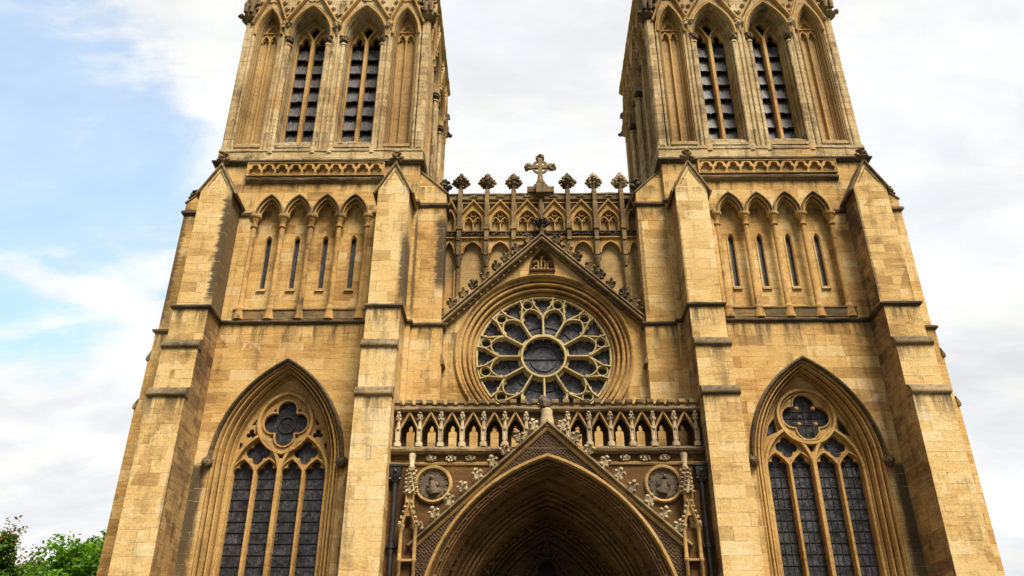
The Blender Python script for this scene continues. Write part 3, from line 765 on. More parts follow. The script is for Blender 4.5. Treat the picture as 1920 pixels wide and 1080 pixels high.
def aisle_window(s):
    m = MB(s, 40)
    rows = lerp_rows(1.98, 3.36, 0.0, 1.51, 3.05, 0.62, BOLD)
    rows = [(1.98, 3.36, 0.02)] + rows
    reveal(m, WX, 9.2, rows, 2.6, 16)
    W = part(m, 'aisle_window', 'trim')
    m = MB(s, 40)
    m.sweep(arch(WX, 9.2, 1.98, 3.36, 16), [(-0.02, 0.02), (-0.03, -0.05), (0.0, -0.11), (0.02, -0.15), (0.06, -0.16), (0.10, -0.10), (0.115, -0.02), (0.115, 0.02)])
    part(m, 'hood_mould', 'dark', W)
    for x in (WX - 2.05, WX + 2.05):
        m = MB(s, 60); random.seed(int(x * 7))
        m.ball((x, -0.10, 9.18), (0.13, 0.15, 0.17), 12, 0.15)
        m.ball((x, -0.25, 9.16), (0.03, 0.04, 0.05), 6)                        # nose
        m.ball((x - 0.05, -0.22, 9.22), (0.03, 0.03, 0.02), 6); m.ball((x + 0.05, -0.22, 9.22), (0.03, 0.03, 0.02), 6)
        m.ball((x, -0.21, 9.09), (0.05, 0.03, 0.02), 6)
        for k in range(9):
            a = PI * k / 8
            m.ball((x + 0.14 * math.cos(a), -0.08, 9.22 + 0.14 * math.sin(a)), 0.055, 6, 0.3)
        part(m, 'head_stop', 'dark', W)
    # tracery
    m = MB(s, 40)
    Y0, Y1 = 0.60, 0.80
    D = -0.24 if s < 0 else -0.09
    holes = []
    for k in (-1, 1):
        for j in (-1, 1):
            holes.append(trefoil_light(WX + k * 0.75 + j * 0.37, 2.7, 9.28 + D, 0.305, 0.44))
        if s < 0: holes.append(foil(WX + k * 0.75, 9.97 + D, 0.20, 0.178, 4, PI / 2, 7, 1.02))
        else: holes.append(foil(WX + k * 0.75, 9.95 + D, 0.175, 0.172, 4, PI / 2, 7))
    bz = 10.93 + D
    if s < 0:
        big = foil(WX, bz, 0.395, 0.325, 4, PI / 2, 9, 1.08)
        ring = arch(WX, bz, 0.84, 1.0, 12); ring = ring + [(2 * WX - x, 2 * bz - z) for x, z in ring][1:-1]
        for a in (45, 135, 225, 315):
            cx, cz = WX + 0.555 * math.cos(R_(a)), bz + 0.62 * math.sin(R_(a)); q_ = 0.06
            holes.append([(cx + q_, cz), (cx, cz + q_), (cx - q_, cz), (cx, cz - q_)])
        for k in (-1, 1):
            holes.append(foil(WX + k * 1.06, 10.58 + D, 0.085, 0.085, 3, PI / 2, 5))
            holes.append([(WX + k * 0.92, 11.12 + D), (WX + k * 0.97, 10.88 + D), (WX + k * 1.09, 10.88 + D)])
            holes.append([(WX + k * 1.27, 10.24 + D), (WX + k * 1.40, 10.02 + D), (WX + k * 1.37, 10.32 + D)])
    else:
        big = foil(WX, bz, 0.40, 0.365, 4, PI / 2, 9)
        ring = circle(WX, bz, 0.89, 44)
        for k in (-1, 1): holes.append([(WX + k * 1.33, 10.28 + D), (WX + k * 0.96, 10.44 + D), (WX + k * 1.0, 10.92 + D), (WX + k * 1.20, 10.66 + D)])
    holes.append(big)
    holes.append([(WX - 0.12, 10.03 + D), (WX, 9.70 + D), (WX + 0.12, 10.03 + D)] if s > 0 else [(WX - 0.075, 9.90 + D), (WX, 9.66 + D), (WX + 0.075, 9.90 + D)])
    outer = arch(WX, 9.2, 1.55, 3.09, 16, 2.6)
    m.plate(outer, holes, Y0, Y1)
    b = lambda w, y: bar(w, y, Y0 + 0.03)
    m.sweep([(WX, 2.7), (WX, 9.75 + D)], b(0.075, Y0 - 0.14))
    for k in (-1, 1):
        m.sweep(arch(WX + k * 0.75, 9.2 + D, 0.745, 1.30, 12, 2.7), b(0.055, Y0 - 0.13))
        m.sweep([(WX + k * 0.75, 2.7), (WX + k * 0.75, 9.40 + D)], b(0.05, Y0 - 0.10))
        for j in (-1, 1):
            m.sweep([(WX + k * 0.75, 9.36 + D), (WX + k * 0.75 + j * 0.16, 9.58 + D), (WX + k * 0.75 + j * 0.36, 9.76 + D)], b(0.036, Y0 - 0.09))
            m.sweep(arch(WX + k * 0.75 + j * 0.37, 9.3 + D, 0.345, 0.47, 7), b(0.028, Y0 - 0.07))
    m.sweep(ring, b(0.055, Y0 - 0.14), closed=True)
    m.sweep(big, b(0.026, Y0 - 0.05), closed=True)
    if s > 0:
        m.sweep(circle(WX, bz, 0.785, 40), b(0.020, Y0 - 0.07), closed=True)
        for a in (45, 135, 225, 315):                       # round knops on the cusps
            m.ball((WX + 0.37 * math.cos(R_(a)), Y0 - 0.06, bz + 0.37 * math.sin(R_(a))), 0.075, 8)
    part(m, 'tracery', 'trim', W)
    m = MB(s); m.box(WX - 1.58, WX + 1.58, 0.74, 0.765, 2.6, 12.4)
    part(m, 'leaded_glass', 'glass_aisle', W)
    m = MB(s, 40)
    for k in range(17):
        z = 9.28 - 0.33 * k
        m.box(WX - 1.5, WX + 1.5, 0.715, 0.735, z - 0.011, z + 0.011)
    if s > 0:
        for k in range(9):
            x = WX - 0.985 + 0.33 * k * 0.747 - 0.0
        for k in (-1, 1):
            for j in (-1, 1):
                for e in (-0.09, 0.09):
                    x = WX + k * 0.75 + j * 0.37 + e; m.box(x - 0.008, x + 0.008, 0.715, 0.735, 2.7, 9.55)
        for d in (-0.22, 0, 0.22):
            m.box(WX + d - 0.009, WX + d + 0.009, 0.715, 0.735, bz - 0.7, bz + 0.7); m.box(WX - 0.7, WX + 0.7, 0.714, 0.736, bz + d - 0.009, bz + d + 0.009)
    else:
        m.sweep(circle(WX, bz, 0.265, 28), [(-0.03, 0.70), (0.03, 0.70), (0.03, 0.735), (-0.03, 0.735)], closed=True)
    part(m, 'saddle_bars', 'lead_bar', W)


for s in (-1, 1):
    make_tower(s)
for s in (-1, 1):
    aisle_window(s)

# ------------------------------------------------------------------ belfry stage
ZB = 20.9                                      # foot of the belfry openings' plinth
HB = 3.74                                      # half width of the belfry
U = (-1.11, 1.11)                              # main openings
V = (-2.80, 2.80)                              # narrow blind panels
ZSP = 26.9


def belfry_face_wall(mb, y_off=0.0, full=True):
    holes = [arch(u, ZSP, 0.86, 1.68, 12, 21.45) for u in U] + [arch(v, 27.05, 0.50, 1.40, 10, 21.5) for v in V]
    hw = HB if full else HB - 0.9
    mb.plate([(-HB, 20.4), (HB, 20.4), (HB, 31.4), (-HB, 31.4)], holes, 0.0, 0.43)


def xf(mb, verts_from, loc, rz):
    c, s_ = math.cos(rz), math.sin(rz)
    for i in range(verts_from, len(mb.v)):
        x, y, z = mb.v[i]
        mb.v[i] = (loc[0] + x * c - y * s_, loc[1] + x * s_ + y * c, z + loc[2])


def belfry_opening_proto():
    m = MB(1, 40)
    rows = [(0.86, 1.68, 0.01), (0.86, 1.68, -0.02)] + lerp_rows(0.86, 1.68, -0.02, 0.67, 1.52, 0.70, BOLD)
    reveal(m, 0, ZSP, rows, 21.45, 12)
    # stepped sill
    m.prism([(-0.06, 21.28), (-0.06, 21.40), (0.10, 21.52), (0.10, 21.62), (0.30, 21.72), (0.30, 21.82), (0.66, 22.02), (0.9, 22.02), (0.9, 21.28)], -0.84, 0.84, 'X')
    W = part(m, 'belfry_window', 'belfry')
    m = MB(1, 40)
    m.sweep(arch(0, ZSP, 0.86, 1.68, 12), [(0.0, 0.02), (-0.02, -0.06), (0.02, -0.13), (0.07, -0.13), (0.10, -0.06), (0.13, -0.08), (0.16, -0.05), (0.16, 0.02)])
    part(m, 'hood_mould', 'trim', W)
    for k in (-1, 1):
        m = MB(1, 40)
        x = k * 0.79; yy = 0.03
        m.lathe((x, yy, 21.0), [(0.15, 0), (0.15, 0.25), (0.12, 0.32), (0.13, 0.37), (0.10, 0.42), (0.085, 0.5), (0.085, 5.45), (0.115, 5.48), (0.115, 5.54), (0.09, 5.58)], 12)
        part(m, 'shaft', 'belfry', W)
        m = MB(1, 50); random.seed(5 + k)
        m.lathe((x, yy, 26.55), [(0.085, 0.0), (0.10, 0.12), (0.15, 0.26), (0.165, 0.29), (0.165, 0.34), (0.1, 0.36)], 12)
        for a in range(7):
            an = 2 * PI * a / 7
            m.ball((x + 0.125 * math.cos(an), yy + 0.125 * math.sin(an), 26.71 + 0.03 * (a % 2)), (0.07, 0.07, 0.075), 6, 0.5)
        part(m, 'capital', 'dark', W)
    # mullion with Y tracery and cusps
    m = MB(1, 40)
    holes = [trefoil_light(k * 0.345, 22.05, 26.95, 0.275, 0.66) for k in (-1, 1)]
    holes.append([(0, 27.48), (0.20, 27.86), (0.17, 28.02), (0, 28.22), (-0.17, 28.02), (-0.20, 27.86)])
    m.plate(arch(0, ZSP, 0.70, 1.56, 12, 22.0), holes, 0.70, 0.86)
    m.sweep([(0, 22.0), (0, 27.25)], bar(0.08, 0.54, 0.72))
    for k in (-1, 1):
        m.sweep([(0.0, 27.15), (k * 0.04, 27.32), (k * 0.15, 27.58), (k * 0.32, 27.86), (k * 0.42, 27.98)], bar(0.05, 0.57, 0.72))
    part(m, 'tracery', 'trim', W)
    for k in (-1, 1):
        for j in range(7):
            z = 22.02 + j * 0.735
            m = MB(1)
            random.seed(j * 3 + k)
            x0, x1 = (k * 0.36 - 0.32, k * 0.36 + 0.32)
            # overlapping boards of one blade, lower edge ragged
            nb = 6; w = (x1 - x0) / nb
            for b in range(nb):
                dz = random.uniform(-0.025, 0.02); dy = random.uniform(-0.012, 0.012)
                m.add([(x0 + w * b + (0.004 if b else 0), 0.78 + dy, z + dz), (x0 + w * (b + 1), 0.78 + dy, z + dz), (x0 + w * (b + 1), 0.97 + dy, z + 0.70), (x0 + w * b + (0.004 if b else 0), 0.97 + dy, z + 0.70),
                       (x0 + w * b, 0.84 + dy, z + dz - 0.01), (x0 + w * (b + 1), 0.84 + dy, z + dz - 0.01), (x0 + w * (b + 1), 1.03, z + 0.69), (x0 + w * b, 1.03, z + 0.69)],
                      [(0, 1, 2, 3), (4, 5, 6, 7), (0, 1, 5, 4), (2, 3, 7, 6), (0, 3, 7, 4), (1, 2, 6, 5)])
            part(m, 'louvre', 'louvre', W)
    return W


def blind_panel_proto():
    m = MB(1, 40)
    rows = [(0.50, 1.40, 0.01), (0.50, 1.40, -0.02)] + lerp_rows(0.50, 1.40, -0.02, 0.33, 1.14, 0.36, BOLD)
    reveal(m, 0, 27.05, rows, 21.5, 10)
    m.box(-0.5, 0.5, 0.42, 0.55, 21.4, 28.6)
    m.prism([(-0.06, 21.30), (-0.06, 21.42), (0.40, 21.75), (0.5, 21.75), (0.5, 21.30)], -0.49, 0.49, 'X')
    W = part(m, 'blind_panel', 'ochre_panel')
    m = MB(1, 40)
    m.sweep(arch(0, 27.05, 0.50, 1.40, 10), [(0.0, 0.02), (-0.02, -0.06), (0.02, -0.12), (0.06, -0.12), (0.10, -0.05), (0.14, -0.05), (0.14, 0.02)])
    part(m, 'hood_mould', 'trim', W)
    m = MB(1, 40)
    holes = [trefoil_light(k * 0.165, 21.7, 26.85, 0.125, 0.42, 5) for k in (-1, 1)] + [foil(0, 27.62, 0.09, 0.095, 3, PI / 2, 6)]
    m.plate(arch(0, 27.05, 0.36, 1.20, 10, 21.65), holes, 0.34, 0.425)
    m.sweep([(0, 21.7), (0, 26.95)], bar(0.035, 0.27, 0.36))
    for k in (-1, 1): m.sweep(arch(k * 0.165, 26.9, 0.155, 0.40, 6), bar(0.028, 0.27, 0.36))
    m.sweep([(-0.3, 27.40), (0.0, 27.44), (0.3, 27.40)], bar(0.03, 0.27, 0.36))
    part(m, 'tracery', 'trim', W)
    return W


OPEN0 = None; BLIND0 = None; CROCK0 = []


def at_face(loc, rz, u):
    return (loc[0] + u * math.cos(rz), loc[1] + u * math.sin(rz), 0)


def make_belfry(s):
    global OPEN0, BLIND0
    cx, cy = s * TX, 3.80
    faces = [((cx, cy - HB, 0), 0.0), ((cx - s * HB, cy, 0), -s * PI / 2)]     # front, and the side towards the nave
    m = MB()
    for loc, rz in faces:
        v0 = len(m.v); belfry_face_wall(m); xf(m, v0, loc, rz)
    m.box(*sorted((cx + s * (HB - 0.42), cx + s * (HB - 0.002))), cy - HB + 0.432, cy + HB, 20.4, 31.4)
    m.box(*sorted((cx - s * (HB - 0.432), cx + s * (HB - 0.422))), cy + HB - 0.9, cy + HB - 0.002, 20.4, 31.39)
    m.box(cx - HB + 0.3, cx + HB - 0.3, cy - HB + 0.3, cy + HB - 0.3, 31.0, 31.5)
    # pilaster strips at the corners and between the openings
    for loc, rz in faces:
        v0 = len(m.v)
        for x, w in ((-HB + 0.13, 0.14), (HB - 0.13, 0.14)):
            m.sweep([(x, 20.9), (x, 27.7)], [(-w, 0.02), (-w, -0.035), (-w + 0.03, -0.06), (w - 0.03, -0.06), (w, -0.035), (w, 0.02)])
        for x in (-HB + 0.36, HB - 0.36, -2.15, -1.99, 1.99, 2.15, -0.09, 0.09):
            m.sweep([(x, 21.1), (x, 27.2)], roll(0, -0.01, 0.062, 8))
        xf(m, v0, loc, rz)
    B = part(m, 'belfry', 'belfry')
    for loc, rz in faces:
        m = MB(1); m.ledge([(-HB - 0.06, 0), (HB + 0.06, 0)], [(0.2, 20.68), (-0.07, 20.70), (-0.07, 21.05), (-0.10, 21.08), (-0.10, 21.14), (-0.02, 21.27), (0.2, 21.27)])
        xf(m, 0, loc, rz); part(m, 'plinth', 'belfry', B)
    inner = MB(); inner.box(cx - HB + 1.25, cx + HB - 1.25, cy - HB + 1.25, cy + HB - 1.25, 20.95, 30.9)  # plain dark block added; its colour stands in for shade inside the belfry
    part(inner, 'shade_core', 'void', B)
    # gablets with crockets and leafy bosses over the arches, parapet strip above
    for loc, rz in faces:
        m = MB(1, 40); v0 = 0
        for u, hw, zt in ((U[0], 1.10, 29.75), (U[1], 1.10, 29.75), (V[0], 0.72, 29.7), (V[1], 0.72, 29.7)):
            m.sweep([(u - hw, 27.62), (u, zt), (u + hw, 27.62)], [(-0.06, 0.02), (-0.07, -0.08), (-0.02, -0.16), (0.03, -0.16), (0.06, -0.08), (0.06, 0.02)])
            m.sweep(foil(u, zt - 0.62, 0.12, 0.13, 3, PI / 2, 6), roll(0, -0.01, 0.035, 6), closed=True)
            m.tube([(u, -0.05, zt), (u, -0.05, zt + 0.6)], [0.07, 0.05], 8)
        m.ledge([(-HB, 0), (HB, 0)], [(0.02, 30.3), (-0.08, 30.33), (-0.2, 30.45), (-0.2, 30.55), (0.02, 30.65)])
        xf(m, 0, loc, rz); part(m, 'gablet_row', 'trim_dirty', B)
        far = MB(1, 50)
        for u, hw, zt in ((U[0], 1.10, 29.75), (U[1], 1.10, 29.75), (V[0], 0.72, 29.7), (V[1], 0.72, 29.7)):
            for sd_ in (-1, 1):
                for tt in (0.22, 0.40, 0.58, 0.76, 0.92):
                    x = u + sd_ * (hw * (1 - tt) + 0.17); z = 27.62 + (zt - 27.62) * tt + 0.05
                    near = rz == 0.0 and tt < 0.6                    # the rest lies above or round the corner
                    if near and CROCK0:
                        c0 = at_face(loc, rz, x); dup(CROCK0[0], B, (c0[0], c0[1], z)); continue
                    m = MB(1, 50) if near else far
                    ox, oz = (0, 0) if near else (x, z)
                    m.prism([(ox - 0.10, oz), (ox, oz - 0.10), (ox + 0.10, oz), (ox, oz + 0.10)], -0.07, 0.01)
                    m.ball((ox, -0.08, oz), (0.05, 0.05, 0.05), 6, 0.4)
                    if near:
                        c0 = at_face(loc, rz, x); CROCK0.append(part(m, 'crocket', 'carve', B, (c0[0], c0[1], z)))
        xf(far, 0, loc, rz); fo = part(far, 'crocket_row', 'carve', B); fo['kind'] = 'stuff'
        for i, u in enumerate((-2.08, 0.0, 2.08)):
            m = MB(1, 55); random.seed(40 + i)
            for q in range(9):
                m.ball((u + random.uniform(-.14, .14), -0.10 + random.uniform(-.05, .04), 27.5 + random.uniform(-.16, .2)), random.uniform(0.07, 0.11), 7, 0.5)
            m.lathe((u, -0.06, 26.95), [(0.015, 0), (0.05, 0.12), (0.09, 0.35), (0.06, 0.5)], 8)
            xf(m, 0, loc, rz); part(m, 'leaf_boss', 'carve', B)
    # carved seated figures and gargoyle stubs at the corners
    for i, (x, y, dx, dy) in enumerate(((cx - HB, cy - HB, -1, -1), (cx + HB, cy - HB, 1, -1), (cx - s * HB, cy + HB, -s, 1))):
        m = MB(1, 55); random.seed(70 + i)
        px, py = x - dx * 0.05, y - dy * 0.05
        m.lathe((px, py, 27.78), [(0.20, 0), (0.30, 0.08), (0.34, 0.16), (0.30, 0.22), (0.22, 0.26)], 8)
        m.tube([(px, py, 27.92), (px + dx * 0.18, py + dy * 0.12, 27.93), (px + dx * 0.28, py + dy * 0.18, 27.96)], [0.14, 0.11, 0.09], 8)
        m.ball((px + dx * 0.31, py + dy * 0.2, 27.97), (0.12, 0.11, 0.10), 8, 0.3)
        m.lathe((px, py, 28.02), [(0.24, 0), (0.26, 0.25), (0.20, 0.5), (0.19, 0.85), (0.21, 1.1), (0.10, 1.25)], 9)      # robe
        m.ball((px, py - 0.02, 29.38), (0.11, 0.13, 0.15), 9, 0.15)                                                     # head
        for e in (-1, 1):
            m.tube([(px + e * 0.2, py, 29.1), (px + e * 0.26, py - 0.08, 28.8), (px + e * 0.08, py - 0.24, 28.65)], [0.07, 0.065, 0.05], 7)
            m.tube([(px + e * 0.1, py - 0.12, 28.6), (px + e * 0.12, py - 0.34, 28.5), (px + e * 0.12, py - 0.32, 28.08)], [0.11, 0.1, 0.08], 7)
        part(m, 'corner_carving', 'mid', B)
    for fi, (loc, rz) in enumerate(faces):
        for u in U:
            if OPEN0 is None:
                OPEN0 = belfry_opening_proto(); OPEN0.location = at_face(loc, rz, u); OPEN0.rotation_euler = (0, 0, rz)
            else: dup(OPEN0, CA, at_face(loc, rz, u), (0, 0, rz))
        for v in V:
            if BLIND0 is None:
                BLIND0 = blind_panel_proto(); BLIND0.location = at_face(loc, rz, v); BLIND0.rotation_euler = (0, 0, rz)
            else: dup(BLIND0, CA, at_face(loc, rz, v), (0, 0, rz))


make_belfry(-1); make_belfry(1)

# ------------------------------------------------------------------ nave front with the rose
m = MB()
m.plate([(-3.45, 9.0), (3.45, 9.0), (3.45, 19.40), (-3.45, 19.40)], [circle(0, RZ, 2.6, 56)], 1.0, 1.4)
m.box(-3.44, 3.44, 2.7, 40, 0.0, 9.0); m.box(-3.44, 3.44, 1.41, 40, 9.05, 10.3); m.box(-3.44, 3.44, 1.41, 40, 15.9, 18.6)
part(m, 'nave_wall', 'ochre_panel')
m = MB(); m.prism([(-3.44, 18.61), (3.44, 18.61), (0, 19.2)], 1.42, 40); part(m, 'nave_roof', 'roof')

GA, GB = 17.42, 14.08                         # rose gable apex and foot
m = MB()
m.plate([(-3.43, 9.0), (3.43, 9.0), (3.43, GB), (0, GA), (-3.43, GB)], [circle(0, RZ, 2.88, 64), arch(0, 16.36, 0.42, 0.76, 9)], 0.62, 0.99)
G = part(m, 'rose_gable', 'wall')
m = MB(1, 40)
m.sweep([(-3.43, GB), (0, GA), (3.43, GB)], [(-0.02, 0.98), (-0.02, 0.40), (0.02, 0.33), (0.07, 0.33), (0.09, 0.40), (0.13, 0.40), (0.15, 0.33), (0.20, 0.35), (0.22, 0.45), (0.22, 0.98)])
m.sweep([(-3.43, GB), (0, GA), (3.43, GB)], [(-0.11, 0.60), (-0.10, 0.50), (-0.06, 0.46), (-0.03, 0.50), (-0.03, 0.60)])
L = math.hypot(3.43, GA - GB); dx, dz = 3.43 / L, (GA - GB) / L
for sd_ in (-1, 1):
    for i in range(17):
        t = 0.15 + i * (L - 0.25) / 17
        m.ball((sd_ * (3.43 - dx * t - dz * 0.075), 0.46, GB + dz * t - dx * 0.075), (0.05, 0.05, 0.05), 6, 0.2)
part(m, 'coping', 'mid', G)
cm = MB(1, 55); crocket(cm, (0, 0, 0), 0.35, seed=1); CR0 = part(cm, 'crocket', 'mid', G)
cm = MB(1, 55); crocket(cm, (0, 0, 0), 0.35, seed=2); CR1 = part(cm, 'crocket', 'dark', G)
ci = 0
for sd_ in (-1, 1):
    for i in range(9):
        t = 0.22 + i * 0.515
        loc = (sd_ * (3.43 - dx * t + dz * 0.22), 0.46, GB + dz * t + dx * 0.22)
        rot = (0, sd_ * 0.30, (i % 3 - 1) * 0.4)
        if ci < 2: c_ = (CR0, CR1)[ci]; c_.location = loc; c_.rotation_euler = rot
        else: dup((CR0, CR1)[ci % 2], G, loc, rot)
        ci += 1
m = MB(1, 55); poppyhead(m, (0, 0.5, 18.08), 0.62, 0.42, 0.42, 9); part(m, 'finial', 'sooty', G)
# niche with the carved monogram
m = MB(1, 40)
m.loft([[(x, y, z) for x, z in arch(0, 16.36, a, r, 9)] for a, r, y in ((0.46, 0.83, 0.615), (0.45, 0.82, 0.585), (0.41, 0.76, 0.585), (0.40, 0.74, 0.66), (0.38, 0.70, 0.72), (0.36, 0.67, 0.84))])
m.box(-0.43, 0.43, 0.84, 0.95, 16.22, 17.1)
m.prism([(0.62, 16.22), (0.52, 16.22), (0.50, 16.27), (0.56, 16.32), (0.84, 16.35), (0.84, 16.22)], -0.45, 0.45, 'X')
part(m, 'monogram_niche', 'brown', G)
m = MB(1, 50)
Y_ = 0.74
def stroke(pts, r=0.036): m.tube([(x, Y_, z) for x, z in pts], r, 7)
def arcp(cx, cz, rx, rz, a0, a1, n=9): return [(cx + rx * math.cos(R_(a0 + (a1 - a0) * i / n)), cz + rz * math.sin(R_(a0 + (a1 - a0) * i / n))) for i in range(n + 1)]
# a
stroke([(-0.135, 16.36), (-0.135, 16.66)] + arcp(-0.20, 16.66, 0.065, 0.08, 0, 170)); stroke(arcp(-0.21, 16.455, 0.085, 0.075, 30, 330)); stroke([(-0.135, 16.38), (-0.09, 16.35)])
stroke(arcp(-0.26, 16.70, 0.05, 0.06, 20, 250, 6), 0.028)
# h
stroke([(-0.03, 16.36), (-0.03, 16.78), (0.0, 16.86)]); stroke([(-0.03, 16.62)] + arcp(0.05, 16.64, 0.07, 0.09, 150, 0) + [(0.10, 16.48), (0.05, 16.36)]); stroke(arcp(0.02, 16.86, 0.07, 0.06, 180, 20, 6), 0.026)
# c
stroke([(0.20, 16.36), (0.20, 16.64)] + arcp(0.265, 16.63, 0.065, 0.09, 180, 20)); stroke([(0.20, 16.38), (0.27, 16.37)]); stroke(arcp(0.30, 16.58, 0.03, 0.06, 100, -60, 5), 0.026)
part(m, 'carved_letters', 'trim', G)

# --- rose window
m = MB(1, 40)
RO = [(2.99, 0.62), (2.99, 0.56), (2.94, 0.52), (2.90, 0.55), (2.88, 0.66)] + [(2.88 + (2.30 - 2.88) * a, 0.66 + (1.02 - 0.66) * d) for a, d in BOLD]
m.loft([[(x, y, z) for x, z in circle(0, RZ, r, 72)] for r, y in RO], closed=True)
RW = part(m, 'rose_window', 'trim')


def pol(u, v, th):
    c, s_ = math.cos(th), math.sin(th)
    return (RR * (u * c - v * s_), RZ + RR * (u * s_ + v * c))


m = MB(1, 40)
holes = [foil(0, RZ, 0.272 * RR, 0.073 * RR, 12, PI / 2 + PI / 12, 5)]
petal_r, petal_l = [], []
# right flank of a petal in its own frame (u outwards, v across)
prof = [(0.372, 0.078), (0.48, 0.109), (0.575, 0.136)]
lobe = [(0.612, 0.144), (0.642, 0.138), (0.662, 0.122), (0.668, 0.100)]
top = [(0.695, 0.108), (0.728, 0.100), (0.758, 0.075), (0.782, 0.038)]
R1 = prof + lobe + top
pet = [(0.385, 0.0)] + R1 + [(0.797, 0.0)] + [(u, -v) for u, v in R1[::-1]]
sp1 = [(0.745, 0.035), (0.79, 0.068), (0.812, 0.072), (0.826, 0.062), (0.848, 0.095), (0.880, 0.120), (0.908, 0.122), (0.922, 0.104), (0.945, 0.130), (0.972, 0.138), (0.985, 0.10), (0.968, 0.05)]
spd = [(0.69, 0.0)] + sp1 + [(0.992, 0.0)] + [(u, -v) for u, v in sp1[::-1]]
for i in range(12):
    t = PI / 6 * i
    holes.append([pol(u, v, t + PI / 12) for u, v in pet])
    holes.append([pol(u, v, t) for u, v in spd])
    holes.append([pol(0.885 + 0.067 * math.cos(a), 0.067 * math.sin(a), t + PI / 12) for a in [2 * PI * k / 12 for k in range(12)]])
m.plate(circle(0, RZ, RR * 1.04, 72), holes, 0.98, 1.16)
bw = lambda w, y: bar(w, y, 1.0)
m.sweep(circle(0, RZ, 0.325 * RR, 48), bw(0.043, 0.84), closed=True)
m.sweep(circle(0, RZ, 0.965 * RR + 0.06, 72), bw(0.035, 0.93), closed=True)
for i in range(12):
    t = PI / 6 * i
    m.sweep([pol(0.345, 0, t), pol(0.66, 0, t)], bw(0.030, 0.85))
    for k in (-1, 1):
        m.sweep([pol(u, k * v, t) for u, v in ((0.64, 0.004), (0.70, 0.022), (0.76, 0.064), (0.81, 0.100), (0.87, 0.140), (0.93, 0.155), (0.985, 0.165))], bw(0.025, 0.87))
        m.sweep([pol(u, k * v, t + PI / 12) for u, v in ((0.60, 0.156), (0.65, 0.156), (0.70, 0.140), (0.75, 0.105), (0.79, 0.052), (0.808, 0.0))], bw(0.023, 0.87))
    m.sweep([pol(0.885 + 0.078 * math.cos(a), 0.078 * math.sin(a), t + PI / 12) for a in [2 * PI * k / 14 for k in range(14)]], bw(0.018, 0.90), closed=True)
part(m, 'tracery', 'cream', RW)
m = MB(); m.prism(circle(0, RZ, 2.45, 48), 1.12, 1.15); part(m, 'leaded_glass', 'glass_rose', RW)
m = MB(1)
m.sweep(circle(0, RZ, 0.52 * RR, 60), [(-0.012, 1.085), (0.012, 1.085), (0.012, 1.115), (-0.012, 1.115)], closed=True)
m.box(-0.7, 0.7, 1.085, 1.112, RZ - 0.03, RZ - 0.012)
m.sweep(circle(0, RZ, 0.20 * RR, 40), [(-0.008, 1.09), (0.008, 1.09), (0.008, 1.115), (-0.008, 1.115)], closed=True)
part(m, 'saddle_bars', 'lead_bar', RW)

# --- panelled parapet above
m = MB(1, 40)
bays = (-2.48, -1.49, -0.5, 0.5, 1.49, 2.48)
for cx in bays + (-3.32, 3.32):
    hw = 0.46 if abs(cx) < 3 else 0.26
    x0, x1 = (cx - hw, cx + hw)
    A = 0.37 if abs(cx) < 3 else 0.20
    # upper band: spandrel with a pointed light under a gablet
    a = arch(cx, 18.42, A, 0.58, 8)
    m.prism([(x0, 18.05)] + [(cx - A, 18.05)] + a + [(cx + A, 18.05), (x1, 18.05), (x1, 19.34), (x0, 19.34)] if abs(cx) < 3 else
            [(x0, 18.05), (cx - A, 18.05)] + a + [(cx + A, 18.05), (x1, 18.05), (x1, 19.0), (x0, 19.0)], 0.84, 0.999)
    g0 = [(x0 + 0.02, 18.74), (cx, 19.30), (x1 - 0.02, 18.74)]
    m.sweep(g0, [(0.0, 0.9), (-0.01, 0.78), (0.02, 0.74), (0.06, 0.74), (0.07, 0.80), (0.07, 0.9)])
    m.sweep(arch(cx, 18.42, A - 0.03, 0.53, 8, 18.06), [(0.03, 0.90), (-0.03, 0.88), (-0.03, 0.82), (0.0, 0.79), (0.03, 0.80)])
    if abs(cx) < 3:
        m.sweep([(cx, 18.06), (cx, 18.50)], bar(0.024, 0.86, 0.99))
        for k in (-1, 1):
            m.sweep(arch(cx + k * 0.17, 18.38, 0.165, 0.30, 6), bar(0.024, 0.86, 0.99))
            m.ball((cx + k * 0.10, 0.91, 18.52), 0.03, 6); m.ball((cx + k * 0.25, 0.91, 18.52), 0.03, 6)
        m.sweep(foil(cx, 18.80, 0.05, 0.055, 3, PI / 2, 5), bar(0.014, 0.87, 0.99), closed=True)
        # frames of the painted dark eyes in the corners beside the gablet
        for k in (-1, 1):
            m.sweep([(cx + k * 0.10, 19.26), (cx + k * 0.42, 19.26), (cx + k * 0.42, 18.92)][::k], bar(0.02, 0.79, 0.84))
    # lower tall panel
    B_ = A + 0.01
    a = arch(cx, 17.12, B_, 0.52, 8)
    m.prism([(x0, 17.0), (cx - B_, 17.0)] + a + [(cx + B_, 17.0), (x1, 17.0), (x1, 17.80), (x0, 17.80)], 0.86, 0.999)
    m.sweep(arch(cx, 17.12, B_ - 0.02, 0.49, 8), bar(0.03, 0.80, 0.9))
    m.sweep([(x0, 17.76), (x1, 17.76)], bar(0.025, 0.78, 0.9))
    for k in (-1, 1):
        xe = cx + k * (hw - 0.03); m.box(xe - 0.03, xe + 0.03, 0.88, 0.999, min(16.9, 14.0 + (3.43 - abs(xe)) * 0.98), 17.0)
PP = part(m, 'panelled_parapet', 'trim_dirty')
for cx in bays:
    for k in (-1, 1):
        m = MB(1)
        m.prism([(cx + k * 0.13, 19.24), (cx + k * 0.41, 19.24), (cx + k * 0.41, 18.98), (cx + k * 0.36, 18.94)], 0.815, 0.838)  # solid inset, not a hole; dark colour stands in for the shade
        part(m, 'painted_piercing', 'void', PP)
m = MB(1, 40)
